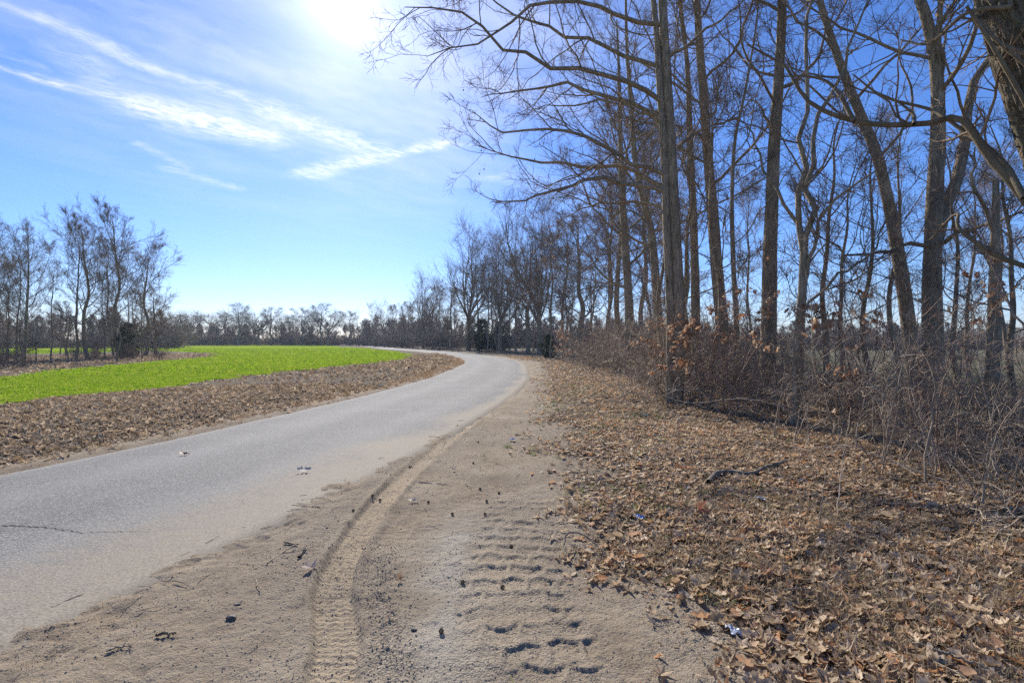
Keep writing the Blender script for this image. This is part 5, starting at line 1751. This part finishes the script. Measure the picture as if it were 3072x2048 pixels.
# stones
for lab, px, py, s in [('dark flat stone half sunk in the dirt shoulder', 697, 1877, 0.026), ('small dark stone on the dirt, close to the flat one', 714, 1834, 0.014), ('rounded dark pebble on the pale mud', 1240, 1916, 0.012)]:
    x, y = G(px, py)
    o = obj('stone', rock_mesh('stone', int(px), 0.55, 2), STONE, label=lab, cat='stone', loc=(x, y, max(0, float(height(x, y)[0])) + s * 0.3))
    o.scale = (s * 1.35, s, s)


# sweetgum seed balls
def gumball_mesh():
    v, t = [], []
    rng = np.random.default_rng(9)
    n = 60
    for i in range(n):
        z = 1 - 2 * (i + 0.5) / n
        r = math.sqrt(1 - z * z)
        a = i * 2.39996
        d = np.array([r * math.cos(a), r * math.sin(a), z])
        s = norm(np.cross(d, [0.31, 0.5, 0.8]))
        w = np.cross(d, s)
        b = len(v)
        v += [d * 0.72 + 0.24 * s, d * 0.72 - 0.12 * s + 0.2 * w, d * 0.72 - 0.12 * s - 0.2 * w, d * 1.08]
        t += [(b, b + 1, b + 3), (b + 1, b + 2, b + 3), (b + 2, b, b + 3), (b, b + 2, b + 1)]
    return new_mesh('seed_ball', np.array(v), tris=np.array(t))


gm = gumball_mesh()
gm.materials.append(GUM)
gb = [(1285, 1515), (1357, 1551), (1229, 1400), (1140, 1500), (1324, 1918), (1508, 1780), (1534, 1646), (1440, 1472), (1455, 1550), (1497, 1482), (1435, 1332), (1420, 1396), (1388, 1760), (1060, 1543), (1118, 1498), (1460, 1511)]
for px, py in gb:
    x, y = G(px, py, 0.01)
    o = obj('seed_ball', gm, label='dark spiky seed ball lying on the dirt shoulder', cat='seed ball', group='spiky seed balls on the dirt shoulder', loc=(x, y, max(0, float(height(x, y)[0])) + 0.013))
    o.scale = (0.0155,) * 3
    o.rotation_euler = (px, py, 0)
rb_ = np.random.default_rng(3)
for px, py, dd_ in [(1410, 330, 12.7), (1392, 368, 12.7), (1440, 358, 12.8), (1438, 439, 12.9), (1444, 452, 12.9), (1452, 508, 13.1), (1438, 522, 13.1), (1390, 271, 12.6), (1560, 32, 12.2), (1604, 478, 13.2)]:
    p = PX(px, py, dd_)
    o = obj('seed_ball', gm, label='spiky seed ball hanging from a limb over the road', cat='seed ball', group='seed balls hanging on the twin-stemmed tree', loc=p)
    o.scale = (0.02,) * 3
    tb = Tubes()
    tb.add([(0, 0, 0.5), (0.6, 0.2, 3.0), (1.5, 0.3, 8.0)], [0.12, 0.12, 0.12], 3)
    obj('stalk', tb.mesh('stalk'), TWIG, o)


# litter dropped by people
def crumple(name, label, px, py, size, mat, seed, cat='wrapper', flat=0.5, elev=0.03):
    rng = np.random.default_rng(seed)
    n = 9
    u, v = np.meshgrid(np.linspace(-1, 1, n), np.linspace(-1, 1, n))
    z = flat * (np.abs(fbm(u * 1.7 + seed, v * 1.7, seed, 3)) * 1.6 + 0.25 * (1 - u * u))
    uu = u + 0.25 * fbm(u * 2 + 9, v * 2, seed + 1, 2)
    vv = 0.7 * v + 0.3 * fbm(u * 2, v * 2 + 4, seed + 2, 2)
    P = np.stack([uu, vv, z], -1).reshape(-1, 3) * size
    i, j = np.meshgrid(np.arange(n - 1), np.arange(n - 1), indexing='ij')
    b = (i * n + j).ravel()
    x, y = G(px, py, elev)
    me_ = new_mesh(name, P, np.stack([b, b + 1, b + n + 1, b + n], 1))
    o = obj(name, me_, mat, label=label, cat=cat, loc=(x, y, float(height(x, y)[0]) + 0.025))
    md = o.modifiers.new('thick', 'SOLIDIFY')
    md.thickness = 0.002
    o.rotation_euler = (0.2, 0.1, rng.uniform(0, 3))


crumple('candy_wrapper', 'crumpled blue and white wrapper lying on the litter', 1920, 1567, 0.045, WRAP_BLUE, 3)
crumple('candy_wrapper', 'tiny blue wrapper at the edge between dirt and litter', 1537, 1323, 0.05, WRAP_BLUE, 4)
crumple('paper_scrap', 'flat white paper scrap on the bank beside the road', 1148, 1156, 0.16, WRAP_WHITE, 5, 'paper', 0.25, 0.05)
crumple('plastic_scrap', 'crumpled clear plastic among the leaves near the bottom of the litter', 2200, 1912, 0.05, WRAP_GREY, 6, 'plastic')
crumple('plastic_scrap', 'small clear plastic scrap on the litter by the forked stick', 2283, 1512, 0.045, WRAP_GREY, 7, 'plastic')
crumple('bottle_scrap', 'pale green plastic scrap on the leaves before the twin-stemmed tree', 1936, 1252, 0.07, mat_plain('green_plastic', (0.35, 0.5, 0.42), 0.3, 0.2), 8, 'plastic')

# two post boxes far along the road
for lab, px, y, h, flag in [('dark mailbox on a post with red flag beside the far road', 1125, 150, 1.15, True), ('short dark mailbox post next to the flagged mailbox', 1132, 146, 0.75, False)]:
    x = at_px(px, y)
    r = obj('mailbox', None, loc=(x, y, Z(x, y)), label=lab, cat='mailbox')
    tb = Tubes()
    tb.add([(0, 0, -0.1), (0, 0, h - 0.1)], [0.07, 0.065], 8)
    obj('post', tb.mesh('post'), POST_WOOD, r)
    a = np.linspace(0, math.pi, 9)
    prof = np.vstack([[(-0.12, 0.0)], np.c_[-0.12 * np.cos(a), 0.14 + 0.12 * np.sin(a)], [(0.12, 0.0)]])
    vs = np.vstack([np.c_[prof[:, 0], np.full(len(prof), yy), prof[:, 1] + h - 0.1] for yy in (-0.26, 0.26)])
    m_ = len(prof)
    qs = [(i, (i + 1) % m_, m_ + (i + 1) % m_, m_ + i) for i in range(m_)]
    caps = [(0, i, i + 1) for i in range(1, m_ - 1)] + [(m_, m_ + i + 1, m_ + i) for i in range(1, m_ - 1)]
    obj('box', new_mesh('box', vs, np.array(qs), np.array(caps)), METAL_DARK, r)
    if flag:
        fv = np.array([(0.13, -0.1, h), (0.15, -0.1, h), (0.15, 0.05, h), (0.13, 0.05, h), (0.13, -0.1, h + 0.35), (0.15, -0.1, h + 0.35), (0.15, 0.05, h + 0.35), (0.13, 0.05, h + 0.35)])
        obj('flag', new_mesh('flag', fv, np.array([(0, 3, 2, 1), (4, 5, 6, 7), (0, 1, 5, 4), (1, 2, 6, 5), (2, 3, 7, 6), (3, 0, 4, 7)])), FLAG_RED, r)

# ================================================================== AIR
hv, ht = (-480.0, -70.0, -1.5), (320.0, 330.0, 27.0)
hb = np.array([(x, y, z) for z in (hv[2], ht[2]) for y in (hv[1], ht[1]) for x in (hv[0], ht[0])])
hz = new_mesh('haze', hb, np.array([(0, 2, 3, 1), (4, 5, 7, 6), (0, 1, 5, 4), (2, 6, 7, 3), (0, 4, 6, 2), (1, 3, 7, 5)]))
m_hz, T = material('thin_air')
T.n('ShaderNodeOutputMaterial', {'Volume': T.n('ShaderNodeVolumePrincipled', {'Color': (0.75, 0.87, 1.0, 1.0), 'Density': 0.00042, 'Anisotropy': 0.0}).outputs[0]})
obj('haze', hz, m_hz, kind='stuff')
